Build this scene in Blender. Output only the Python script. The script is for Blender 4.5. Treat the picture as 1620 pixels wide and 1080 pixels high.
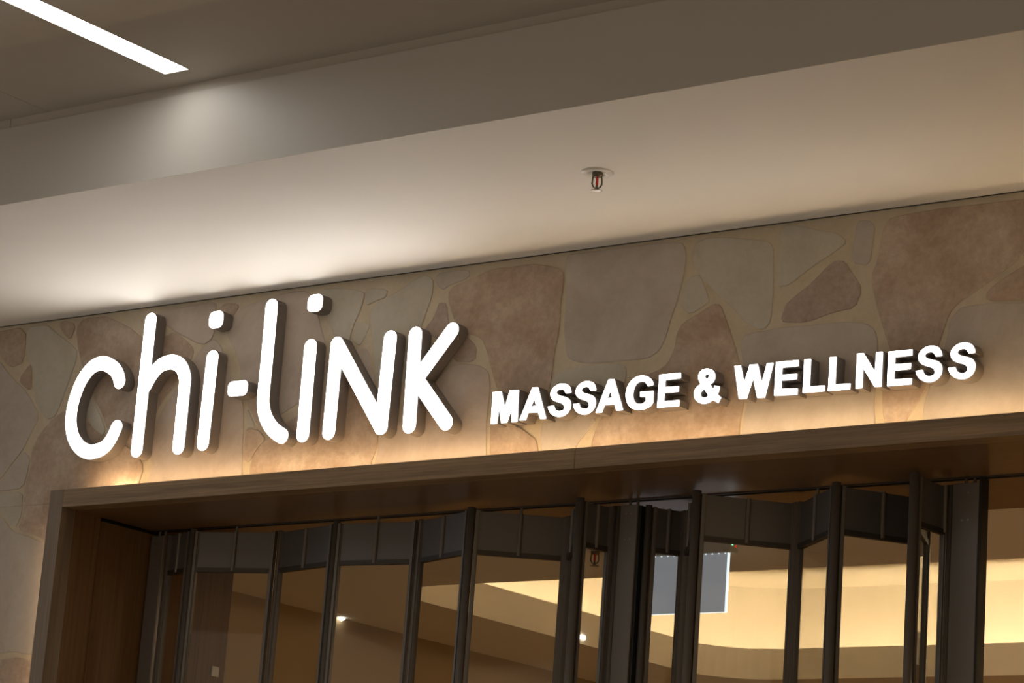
import bpy, bmesh, math, random
from mathutils import Vector, Matrix
from mathutils.geometry import tessellate_polygon

random.seed(7)
scn = bpy.context.scene
C = scn.collection
for o in list(bpy.data.objects):
    bpy.data.objects.remove(o)

# ---------------------------------------------------------------- camera
YAW, PITCH, ROLL = 0.65278961, 0.2467478, 0.07415759
cam = bpy.data.cameras.new('camera')
cam.sensor_width = 36.0
cam.lens = 4303.65 / 1620.0 * 36.0
cam.clip_start = 0.05
cam.clip_end = 200
co = bpy.data.objects.new('camera', cam)
C.objects.link(co)
co.matrix_world = (Matrix.Translation((0, -6.0, 1.6)) @ Matrix.Rotation(YAW, 4, 'Z')
                   @ Matrix.Rotation(math.pi / 2 + PITCH, 4, 'X') @ Matrix.Rotation(ROLL, 4, 'Z'))
scn.camera = co
scn.view_settings.view_transform = 'Standard'
scn.view_settings.look = 'None'
scn.view_settings.exposure = 0.12
scn.view_settings.gamma = 1.0
scn.view_settings.use_curve_mapping = False

# ---------------------------------------------------------------- world: dim mall, cooler and brighter far to the left
w = bpy.data.worlds.new('world')
scn.world = w
w.use_nodes = True
nt = w.node_tree
nt.nodes.clear()
tc = nt.nodes.new('ShaderNodeTexCoord')
sep = nt.nodes.new('ShaderNodeSeparateXYZ')
rmp = nt.nodes.new('ShaderNodeValToRGB')
mr = nt.nodes.new('ShaderNodeMapRange')
bg = nt.nodes.new('ShaderNodeBackground')
ow = nt.nodes.new('ShaderNodeOutputWorld')
mr.inputs['From Min'].default_value = -1
mr.inputs['From Max'].default_value = 1
nt.links.new(tc.outputs['Generated'], sep.inputs[0])
nt.links.new(sep.outputs['X'], mr.inputs['Value'])
nt.links.new(mr.outputs[0], rmp.inputs[0])
nt.links.new(rmp.outputs[0], bg.inputs['Color'])
nt.links.new(bg.outputs[0], ow.inputs[0])
rmp.color_ramp.elements[0].position = 0.0
rmp.color_ramp.elements[0].color = (0.95, 1.05, 1.15, 1)
rmp.color_ramp.elements[1].position = 0.30
rmp.color_ramp.elements[1].color = (0.44, 0.375, 0.295, 1)
e = rmp.color_ramp.elements.new(0.12)
e.color = (0.52, 0.50, 0.47, 1)
e = rmp.color_ramp.elements.new(0.85)
e.color = (0.58, 0.43, 0.27, 1)
bg.inputs['Strength'].default_value = 0.68


def lamp(name, kind, loc, target, energy, color, **kw):
    l = bpy.data.lights.new(name, kind)
    l.energy = energy
    l.color = color
    for k, v in kw.items():
        setattr(l, k, v)
    o = bpy.data.objects.new(name, l)
    C.objects.link(o)
    o.location = loc
    o.rotation_euler = (Vector(target) - Vector(loc)).to_track_quat('-Z', 'Y').to_euler()
    return o


WARM = (1.0, 0.66, 0.33)
# unseen downlights added so the shop floor bounces warm light
for k, (x, y) in enumerate([(-2.2, 4.6), (-5.4, 4.9), (-1.2, 2.2), (-3.2, 0.95)]):
    lamp('shop_downlight_light', 'SPOT', (x, y, 3.07), (x, y, 0), 75, WARM, spot_size=2.0, spot_blend=0.6, shadow_soft_size=0.05)
# unseen lamp added in the shop ceiling recess to brighten its lip
lamp('recess_light', 'POINT', (-3.3, 2.6, 3.34), (-3.3, 2.6, 0), 18, (1.0, 0.80, 0.55), shadow_soft_size=0.12)


# ---------------------------------------------------------------- materials
def mat(name):
    m = bpy.data.materials.new(name)
    m.use_nodes = True
    n = m.node_tree
    return m, n, n.nodes['Principled BSDF']


def N(n, t, **kw):
    x = n.nodes.new(t)
    for k, v in kw.items():
        x.inputs[k].default_value = v
    return x


def plain(name, col, rough=0.5, metal=0.0, bump=0.0, bscale=200.0, var=0.0):
    m, n, b = mat(name)
    b.inputs['Base Color'].default_value = (*col, 1)
    b.inputs['Roughness'].default_value = rough
    b.inputs['Metallic'].default_value = metal
    t = N(n, 'ShaderNodeTexCoord')
    if var:
        no = N(n, 'ShaderNodeTexNoise', Scale=3.0, Detail=3.0)
        n.links.new(t.outputs['Object'], no.inputs['Vector'])
        cr = N(n, 'ShaderNodeValToRGB')
        cr.color_ramp.elements[0].position = 0.3
        cr.color_ramp.elements[1].position = 0.7
        cr.color_ramp.elements[0].color = (*[c * (1 - var) for c in col], 1)
        cr.color_ramp.elements[1].color = (*[min(1, c * (1 + var)) for c in col], 1)
        n.links.new(no.outputs['Fac'], cr.inputs[0])
        n.links.new(cr.outputs[0], b.inputs['Base Color'])
    if bump:
        no = N(n, 'ShaderNodeTexNoise', Scale=bscale, Detail=4.0)
        n.links.new(t.outputs['Object'], no.inputs['Vector'])
        bp = N(n, 'ShaderNodeBump', Strength=bump, Distance=0.002)
        n.links.new(no.outputs['Fac'], bp.inputs['Height'])
        n.links.new(bp.outputs[0], b.inputs['Normal'])
    return m


def emit(name, col, strength, base=(0.8, 0.8, 0.8)):
    m, n, b = mat(name)
    b.inputs['Base Color'].default_value = (*base, 1)
    b.inputs['Emission Color'].default_value = (*col, 1)
    b.inputs['Emission Strength'].default_value = strength
    b.inputs['Roughness'].default_value = 0.5
    return m


def stone_mat(name, c1, c2, c3, scale, contrast=(0.35, 0.68), speck=True):
    m, n, b = mat(name)
    t = N(n, 'ShaderNodeTexCoord')
    a = N(n, 'ShaderNodeTexNoise', Scale=scale, Detail=8.0, Roughness=0.65, Distortion=0.5)
    n.links.new(t.outputs['Object'], a.inputs['Vector'])
    cr = N(n, 'ShaderNodeValToRGB')
    cr.color_ramp.elements[0].position = contrast[0]
    cr.color_ramp.elements[1].position = contrast[1]
    cr.color_ramp.elements[0].color = (*c1, 1)
    cr.color_ramp.elements[1].color = (*c3, 1)
    e = cr.color_ramp.elements.new((contrast[0] + contrast[1]) / 2)
    e.color = (*c2, 1)
    n.links.new(a.outputs['Fac'], cr.inputs[0])
    b2 = N(n, 'ShaderNodeTexNoise', Scale=scale * 7, Detail=6.0, Roughness=0.7)
    n.links.new(t.outputs['Object'], b2.inputs['Vector'])
    r2 = N(n, 'ShaderNodeValToRGB')
    r2.color_ramp.elements[0].position = 0.3
    r2.color_ramp.elements[1].position = 0.75
    r2.color_ramp.elements[0].color = (0.80, 0.80, 0.80, 1)
    r2.color_ramp.elements[1].color = (1.12, 1.12, 1.14, 1)
    n.links.new(b2.outputs['Fac'], r2.inputs[0])
    mx = n.nodes.new('ShaderNodeMix')
    mx.data_type = 'RGBA'
    mx.blend_type = 'MULTIPLY'
    mx.inputs[0].default_value = 1.0 if speck else 0.35
    n.links.new(cr.outputs[0], mx.inputs[6])
    n.links.new(r2.outputs[0], mx.inputs[7])
    n.links.new(mx.outputs[2], b.inputs['Base Color'])
    b.inputs['Roughness'].default_value = 0.75
    bp = N(n, 'ShaderNodeBump', Strength=0.35, Distance=0.0022 if speck else 0.001)
    n.links.new(b2.outputs['Fac'], bp.inputs['Height'])
    n.links.new(bp.outputs[0], b.inputs['Normal'])
    return m


def wood(name, c1, c2, axis, rough=0.45, coat=0.0):
    m, n, b = mat(name)
    t = N(n, 'ShaderNodeTexCoord')
    mp = N(n, 'ShaderNodeMapping')
    s = [60.0, 60.0, 60.0]
    s[axis] = 1.3
    mp.inputs['Scale'].default_value = s
    n.links.new(t.outputs['Object'], mp.inputs['Vector'])
    a = N(n, 'ShaderNodeTexNoise', Scale=1.0, Detail=7.0, Roughness=0.62, Distortion=0.6)
    n.links.new(mp.outputs[0], a.inputs['Vector'])
    mp2 = N(n, 'ShaderNodeMapping')
    s2 = [260.0, 260.0, 260.0]
    s2[axis] = 6.0
    mp2.inputs['Scale'].default_value = s2
    n.links.new(t.outputs['Object'], mp2.inputs['Vector'])
    a2 = N(n, 'ShaderNodeTexNoise', Scale=1.0, Detail=4.0, Roughness=0.7)
    n.links.new(mp2.outputs[0], a2.inputs['Vector'])
    mt = N(n, 'ShaderNodeMath')
    mt.operation = 'MULTIPLY_ADD'
    mt.inputs[1].default_value = 0.45
    n.links.new(a2.outputs['Fac'], mt.inputs[0])
    mt2 = N(n, 'ShaderNodeMath')
    mt2.operation = 'MULTIPLY'
    mt2.inputs[1].default_value = 0.62
    n.links.new(a.outputs['Fac'], mt2.inputs[0])
    n.links.new(mt2.outputs[0], mt.inputs[2])
    cr = N(n, 'ShaderNodeValToRGB')
    cr.color_ramp.elements[0].position = 0.38
    cr.color_ramp.elements[1].position = 0.66
    cr.color_ramp.elements[0].color = (*c1, 1)
    cr.color_ramp.elements[1].color = (*c2, 1)
    n.links.new(mt.outputs[0], cr.inputs[0])
    n.links.new(cr.outputs[0], b.inputs['Base Color'])
    b.inputs['Roughness'].default_value = rough
    bp = N(n, 'ShaderNodeBump', Strength=0.15, Distance=0.0008)
    n.links.new(a2.outputs['Fac'], bp.inputs['Height'])
    n.links.new(bp.outputs[0], b.inputs['Normal'])
    return m


M = {}
M['brown'] = stone_mat('stone_brown', (0.37, 0.27, 0.195), (0.445, 0.345, 0.265), (0.52, 0.435, 0.355), 7.0)
M['grey'] = stone_mat('stone_grey', (0.41, 0.355, 0.30), (0.46, 0.41, 0.355), (0.49, 0.45, 0.40), 5.0, speck=False)
M['pink'] = stone_mat('stone_pink_grey', (0.41, 0.34, 0.28), (0.475, 0.40, 0.34), (0.51, 0.455, 0.40), 5.0, speck=False)
M['light'] = stone_mat('stone_light_grey', (0.43, 0.39, 0.315), (0.475, 0.44, 0.365), (0.50, 0.475, 0.41), 6.0, speck=False)
M['rose'] = stone_mat('stone_rose', (0.33, 0.25, 0.195), (0.39, 0.31, 0.255), (0.45, 0.375, 0.32), 9.0)
M['mortar'] = stone_mat('mortar', (0.48, 0.405, 0.29), (0.53, 0.455, 0.335), (0.565, 0.49, 0.375), 8.0, speck=False)
M['plaster'] = plain('white_plaster', (0.77, 0.75, 0.715), 0.7, bump=0.06, bscale=40, var=0.012)
M['bulk'] = plain('bulkhead_paint', (0.55, 0.52, 0.47), 0.5, bump=0.04, bscale=60, var=0.012)
M['ceil'] = plain('mall_ceiling_paint', (0.50, 0.46, 0.40), 0.6, bump=0.04, bscale=60, var=0.012)
M['shopwall'] = plain('shop_plaster', (0.44, 0.33, 0.19), 0.75, bump=0.05, bscale=50, var=0.02)
M['shopceil'] = plain('shop_ceiling', (0.80, 0.74, 0.63), 0.75, bump=0.04, bscale=50, var=0.012)
M['floor'] = plain('mall_floor', (0.56, 0.52, 0.46), 0.35, var=0.05)
M['shopfloor'] = plain('shop_floor', (0.42, 0.33, 0.24), 0.45, var=0.05)
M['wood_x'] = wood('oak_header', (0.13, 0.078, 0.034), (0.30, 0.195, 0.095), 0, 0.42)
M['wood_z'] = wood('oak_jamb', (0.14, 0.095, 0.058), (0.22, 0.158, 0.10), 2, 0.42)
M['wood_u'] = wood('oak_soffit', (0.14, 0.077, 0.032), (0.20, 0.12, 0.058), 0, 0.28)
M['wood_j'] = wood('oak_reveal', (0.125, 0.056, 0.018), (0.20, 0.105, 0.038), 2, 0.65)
M['case'] = plain('letter_side_paint', (0.165, 0.14, 0.122), 0.45)
M['face'] = emit('lit_acrylic', (1.0, 0.99, 0.965), 8.0)
M['metal'] = plain('anodised_frame', (0.175, 0.155, 0.135), 0.38, metal=0.2)
M['band'] = plain('anodised_panel', (0.16, 0.145, 0.135), 0.34, metal=0.45)
M['rubber'] = plain('black_rubber', (0.012, 0.012, 0.012), 0.6)
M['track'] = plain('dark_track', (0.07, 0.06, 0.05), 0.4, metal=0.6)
M['chrome'] = plain('chrome', (0.35, 0.33, 0.30), 0.3, metal=1.0)
M['brass'] = plain('dull_brass', (0.16, 0.14, 0.10), 0.35, metal=1.0)
M['white'] = plain('white_enamel', (0.70, 0.68, 0.64), 0.3)
M['red'] = plain('red_glass_bulb', (0.75, 0.02, 0.02), 0.1)
M['strip'] = emit('linear_diffuser', (1.0, 0.97, 0.93), 9.5)
M['led'] = emit('warm_led_strip', (1.0, 0.68, 0.36), 27.0)
M['led2'] = emit('warm_led_strip_side', (1.0, 0.66, 0.35), 13.0)
M['cove'] = emit('cove_led_strip', (1.0, 0.78, 0.50), 29.0)
M['edge'] = emit('sign_edge_light', (0.85, 0.97, 1.0), 1.05)
M['exit'] = emit('exit_sign_panel', (0.30, 0.31, 0.34), 0.55, (0.30, 0.30, 0.32))
M['green'] = emit('green_indicator', (0.1, 1.0, 0.35), 6.0)
M['redled'] = emit('red_indicator', (1.0, 0.05, 0.03), 0.5, (0.4, 0.02, 0.02))
M['dot'] = emit('small_lamp', (1.0, 0.93, 0.80), 6.0)  # glow standing in for bright reflections in the glass
M['dark'] = plain('shadow_gap', (0.01, 0.01, 0.01), 0.8)
# thin clear glass: fresnel reflection over transparency
g = bpy.data.materials.new('clear_glass')
g.use_nodes = True
n = g.node_tree
n.nodes.clear()
o_ = n.nodes.new('ShaderNodeOutputMaterial')
mx = n.nodes.new('ShaderNodeMixShader')
# reflectance from the angle alone (Schlick), the same on both faces of the pane
ge = n.nodes.new('ShaderNodeNewGeometry')
dt = n.nodes.new('ShaderNodeVectorMath')
dt.operation = 'DOT_PRODUCT'
n.links.new(ge.outputs['Normal'], dt.inputs[0])
n.links.new(ge.outputs['Incoming'], dt.inputs[1])
ab = N(n, 'ShaderNodeMath')
ab.operation = 'ABSOLUTE'
n.links.new(dt.outputs['Value'], ab.inputs[0])
sb = N(n, 'ShaderNodeMath')
sb.operation = 'SUBTRACT'
sb.inputs[0].default_value = 1.0
n.links.new(ab.outputs[0], sb.inputs[1])
pw = N(n, 'ShaderNodeMath')
pw.operation = 'POWER'
pw.inputs[1].default_value = 5.0
n.links.new(sb.outputs[0], pw.inputs[0])
fr = N(n, 'ShaderNodeMath')
fr.operation = 'MULTIPLY_ADD'
fr.inputs[1].default_value = 0.96
fr.inputs[2].default_value = 0.04
n.links.new(pw.outputs[0], fr.inputs[0])
tr = n.nodes.new('ShaderNodeBsdfTransparent')
tr.inputs[0].default_value = (0.93, 0.94, 0.93, 1)
gl = N(n, 'ShaderNodeBsdfGlossy', Roughness=0.03)
n.links.new(fr.outputs[0], mx.inputs[0])
n.links.new(tr.outputs[0], mx.inputs[1])
n.links.new(gl.outputs[0], mx.inputs[2])
n.links.new(mx.outputs[0], o_.inputs[0])
M['glass'] = g


# ---------------------------------------------------------------- helpers
def root_loc(p):
    v = Vector((0, 0, 0))
    while p is not None:
        v += p.location
        p = p.parent
    return v


def obj(name, bm, m, parent=None, smooth=False, loc=None, label=None):
    """Link a bmesh given in world coordinates as ONE mesh object."""
    me = bpy.data.meshes.new(name)
    off = Vector(loc) if loc is not None else Vector((0, 0, 0))
    base = root_loc(parent) + off
    bmesh.ops.translate(bm, verts=bm.verts, vec=-base)
    bmesh.ops.recalc_face_normals(bm, faces=bm.faces)
    bm.to_mesh(me)
    bm.free()
    for mm in (m if isinstance(m, (list, tuple)) else [m]):
        me.materials.append(mm)
    if smooth:
        for p in me.polygons:
            p.use_smooth = True
    o = bpy.data.objects.new(name, me)
    C.objects.link(o)
    if parent is not None:
        o.parent = parent
    o.location = off
    if label:
        o['label'] = label
    return o


def tag(o, label, cat, group=None):
    o['label'] = label
    o['category'] = cat
    if group:
        o['group'] = group
    return o


def thing(name, loc, label, cat, group=None):
    o = bpy.data.objects.new(name, None)
    o.empty_display_size = 0.05
    C.objects.link(o)
    o.location = loc
    return tag(o, label, cat, group)


def struct(name, bm, m):
    o = obj(name, bm, m)
    o['kind'] = 'structure'
    return o


def box(bm, x0, x1, y0, y1, z0, z1, mi=0):
    vs = [bm.verts.new((x, y, z)) for z in (z0, z1) for y in (y0, y1) for x in (x0, x1)]
    for f in ((0, 1, 3, 2), (4, 6, 7, 5), (0, 4, 5, 1), (2, 3, 7, 6), (0, 2, 6, 4), (1, 5, 7, 3)):
        bm.faces.new([vs[i] for i in f]).material_index = mi
    return bm


def bevel(bm, w_, seg=2):
    bmesh.ops.bevel(bm, geom=list(bm.edges), offset=w_, segments=seg, affect='EDGES', profile=0.5)
    return bm


def cyl(bm, c, r, z0, z1, seg=20, mi=0, r1=None):
    r1 = r if r1 is None else r1
    a = [bm.verts.new((c[0] + r * math.cos(2 * math.pi * i / seg), c[1] + r * math.sin(2 * math.pi * i / seg), z0)) for i in range(seg)]
    b = [bm.verts.new((c[0] + r1 * math.cos(2 * math.pi * i / seg), c[1] + r1 * math.sin(2 * math.pi * i / seg), z1)) for i in range(seg)]
    for i in range(seg):
        j = (i + 1) % seg
        bm.faces.new((a[i], a[j], b[j], b[i])).material_index = mi
    bm.faces.new(a[::-1]).material_index = mi
    bm.faces.new(b).material_index = mi
    return bm


def lathe(bm, c, prof, seg=24):
    """prof: list of (radius, z) from top to bottom, closed at the axis."""
    rings = []
    for r, z in prof:
        if r < 1e-6:
            rings.append([bm.verts.new((c[0], c[1], z))])
        else:
            rings.append([bm.verts.new((c[0] + r * math.cos(2 * math.pi * i / seg), c[1] + r * math.sin(2 * math.pi * i / seg), z)) for i in range(seg)])
    for a, b in zip(rings, rings[1:]):
        for i in range(seg):
            j = (i + 1) % seg
            q = [a[i % len(a)], a[j % len(a)], b[j % len(b)], b[i % len(b)]]
            q = list(dict.fromkeys(q))
            if len(q) > 2:
                bm.faces.new(q)
    return bm


def sheet(bm, outer, holes, y0, y1):
    """Extrude an outline in the XZ plane (with holes) between two depths."""
    loops = [[Vector((p[0], p[1], 0)) for p in lp] for lp in [outer] + list(holes)]
    flat = [v for lp in loops for v in lp]
    tris = tessellate_polygon(loops)
    f = [bm.verts.new((v.x, y0, v.y)) for v in flat]
    k = [bm.verts.new((v.x, y1, v.y)) for v in flat]
    for t in tris:
        try:
            bm.faces.new([f[i] for i in t])
            bm.faces.new([k[i] for i in reversed(t)])
        except ValueError:
            pass
    s = 0
    for lp in loops:
        L = len(lp)
        for i in range(L):
            j = (i + 1) % L
            bm.faces.new((f[s + i], f[s + j], k[s + j], k[s + i]))
        s += L
    return bm


def catmull(pts, n_=6):
    P = [pts[0]] + list(pts) + [pts[-1]]
    out = []
    for i in range(1, len(P) - 2):
        p0, p1, p2, p3 = P[i - 1], P[i], P[i + 1], P[i + 2]
        for k in range(n_):
            t = k / n_
            out.append(tuple(0.5 * ((2 * p1[a]) + (-p0[a] + p2[a]) * t + (2 * p0[a] - 5 * p1[a] + 4 * p2[a] - p3[a]) * t * t
                                    + (-p0[a] + 3 * p1[a] - 3 * p2[a] + p3[a]) * t ** 3) for a in (0, 1)))
    out.append(tuple(pts[-1]))
    return out


def stroke(pts, wd):
    """Outline of a round-ended stroke of constant width along a centre line."""
    r = wd / 2
    P = [Vector(p) for p in pts]
    nrm = []
    for i in range(len(P)):
        d = Vector((0, 0))
        if i > 0:
            d += (P[i] - P[i - 1]).normalized()
        if i < len(P) - 1:
            d += (P[i + 1] - P[i]).normalized()
        d.normalize()
        nrm.append(Vector((-d.y, d.x)))
    left = [P[i] + nrm[i] * r for i in range(len(P))]
    right = [P[i] - nrm[i] * r for i in range(len(P))]
    a1 = math.atan2(-nrm[-1].y, -nrm[-1].x)
    a0 = math.atan2(nrm[0].y, nrm[0].x)
    cap1 = [P[-1] + Vector((math.cos(a1 + math.pi * k / 12), math.sin(a1 + math.pi * k / 12))) * r for k in range(1, 12)]
    cap0 = [P[0] + Vector((math.cos(a0 + math.pi * k / 12), math.sin(a0 + math.pi * k / 12))) * r for k in range(1, 12)]
    # counter-clockwise: right side forward, end cap, left side back, start cap
    return [tuple(v) for v in right + cap1 + left[::-1] + cap0]


def smooth_closed(pts, corners, n_=4):
    """Round an outline through its points, keeping the listed corners sharp."""
    if corners == 'all':
        return list(pts)
    L = len(pts)
    out = []
    for i in range(L):
        p0, p1, p2, p3 = pts[(i - 1) % L], pts[i], pts[(i + 1) % L], pts[(i + 2) % L]
        a, b = i in corners, (i + 1) % L in corners
        if a and b:
            out.append(p1)
            continue
        if a:
            p0 = p1
        if b:
            p3 = p2
        for k in range(n_):
            t = k / n_
            out.append(tuple(0.5 * ((2 * p1[c]) + (-p0[c] + p2[c]) * t + (2 * p0[c] - 5 * p1[c] + 4 * p2[c] - p3[c]) * t * t
                                    + (-p0[c] + 3 * p1[c] - 3 * p2[c] + p3[c]) * t ** 3) for c in (0, 1)))
    return out

BIG = {'c': [('smooth', [(-6.108, 3.4997), (-6.118, 3.5215), (-6.1419, 3.5461), (-6.1892, 3.5667), (-6.2361, 3.5602), (-6.2753, 3.5247), (-6.2988, 3.4762), (-6.3097, 3.4267), (-6.3073, 3.3763), (-6.2883, 3.3299), (-6.2533, 3.2951), (-6.2167, 3.2792), (-6.1913, 3.2775), (-6.1499, 3.2856), (-6.12, 3.3107), (-6.0991, 3.3502)])], 'h': [('line', [(-5.9988, 3.6916), (-5.9993, 3.2696)]), ('smooth', [(-5.989, 3.476), (-5.9633, 3.5134), (-5.9307, 3.5392), (-5.8855, 3.5447), (-5.8474, 3.5281), (-5.8242, 3.4918), (-5.8206, 3.4476), (-5.8201, 3.2672)])], 'i': [('line', [(-5.7142, 3.5433), (-5.7175, 3.2722)])], 'l': [('smooth', [(-5.4875, 3.6856), (-5.486, 3.534), (-5.4859, 3.4052), (-5.4802, 3.3653), (-5.4675, 3.3348), (-5.4448, 3.3062), (-5.4201, 3.2863), (-5.3943, 3.2719)])], 'i2': [('line', [(-5.3139, 3.5423), (-5.3122, 3.2709)])], 'n': [('line', [(-5.2092, 3.5398), (-5.2109, 3.2713)]), ('line', [(-5.2092, 3.5398), (-5.0101, 3.272)]), ('line', [(-5.0043, 3.5396), (-5.0112, 3.2721)])], 'k': [('line', [(-4.91, 3.5418), (-4.905, 3.2689)]), ('line', [(-4.7743, 3.5419), (-4.8966, 3.4009)]), ('line', [(-4.8932, 3.4066), (-4.7696, 3.268)])]}
DOTS = {'dot1': (-5.7146, 3.6655), 'hyphen': (-5.595, 3.4358), 'dot2': (-5.3117, 3.6783)}
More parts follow.
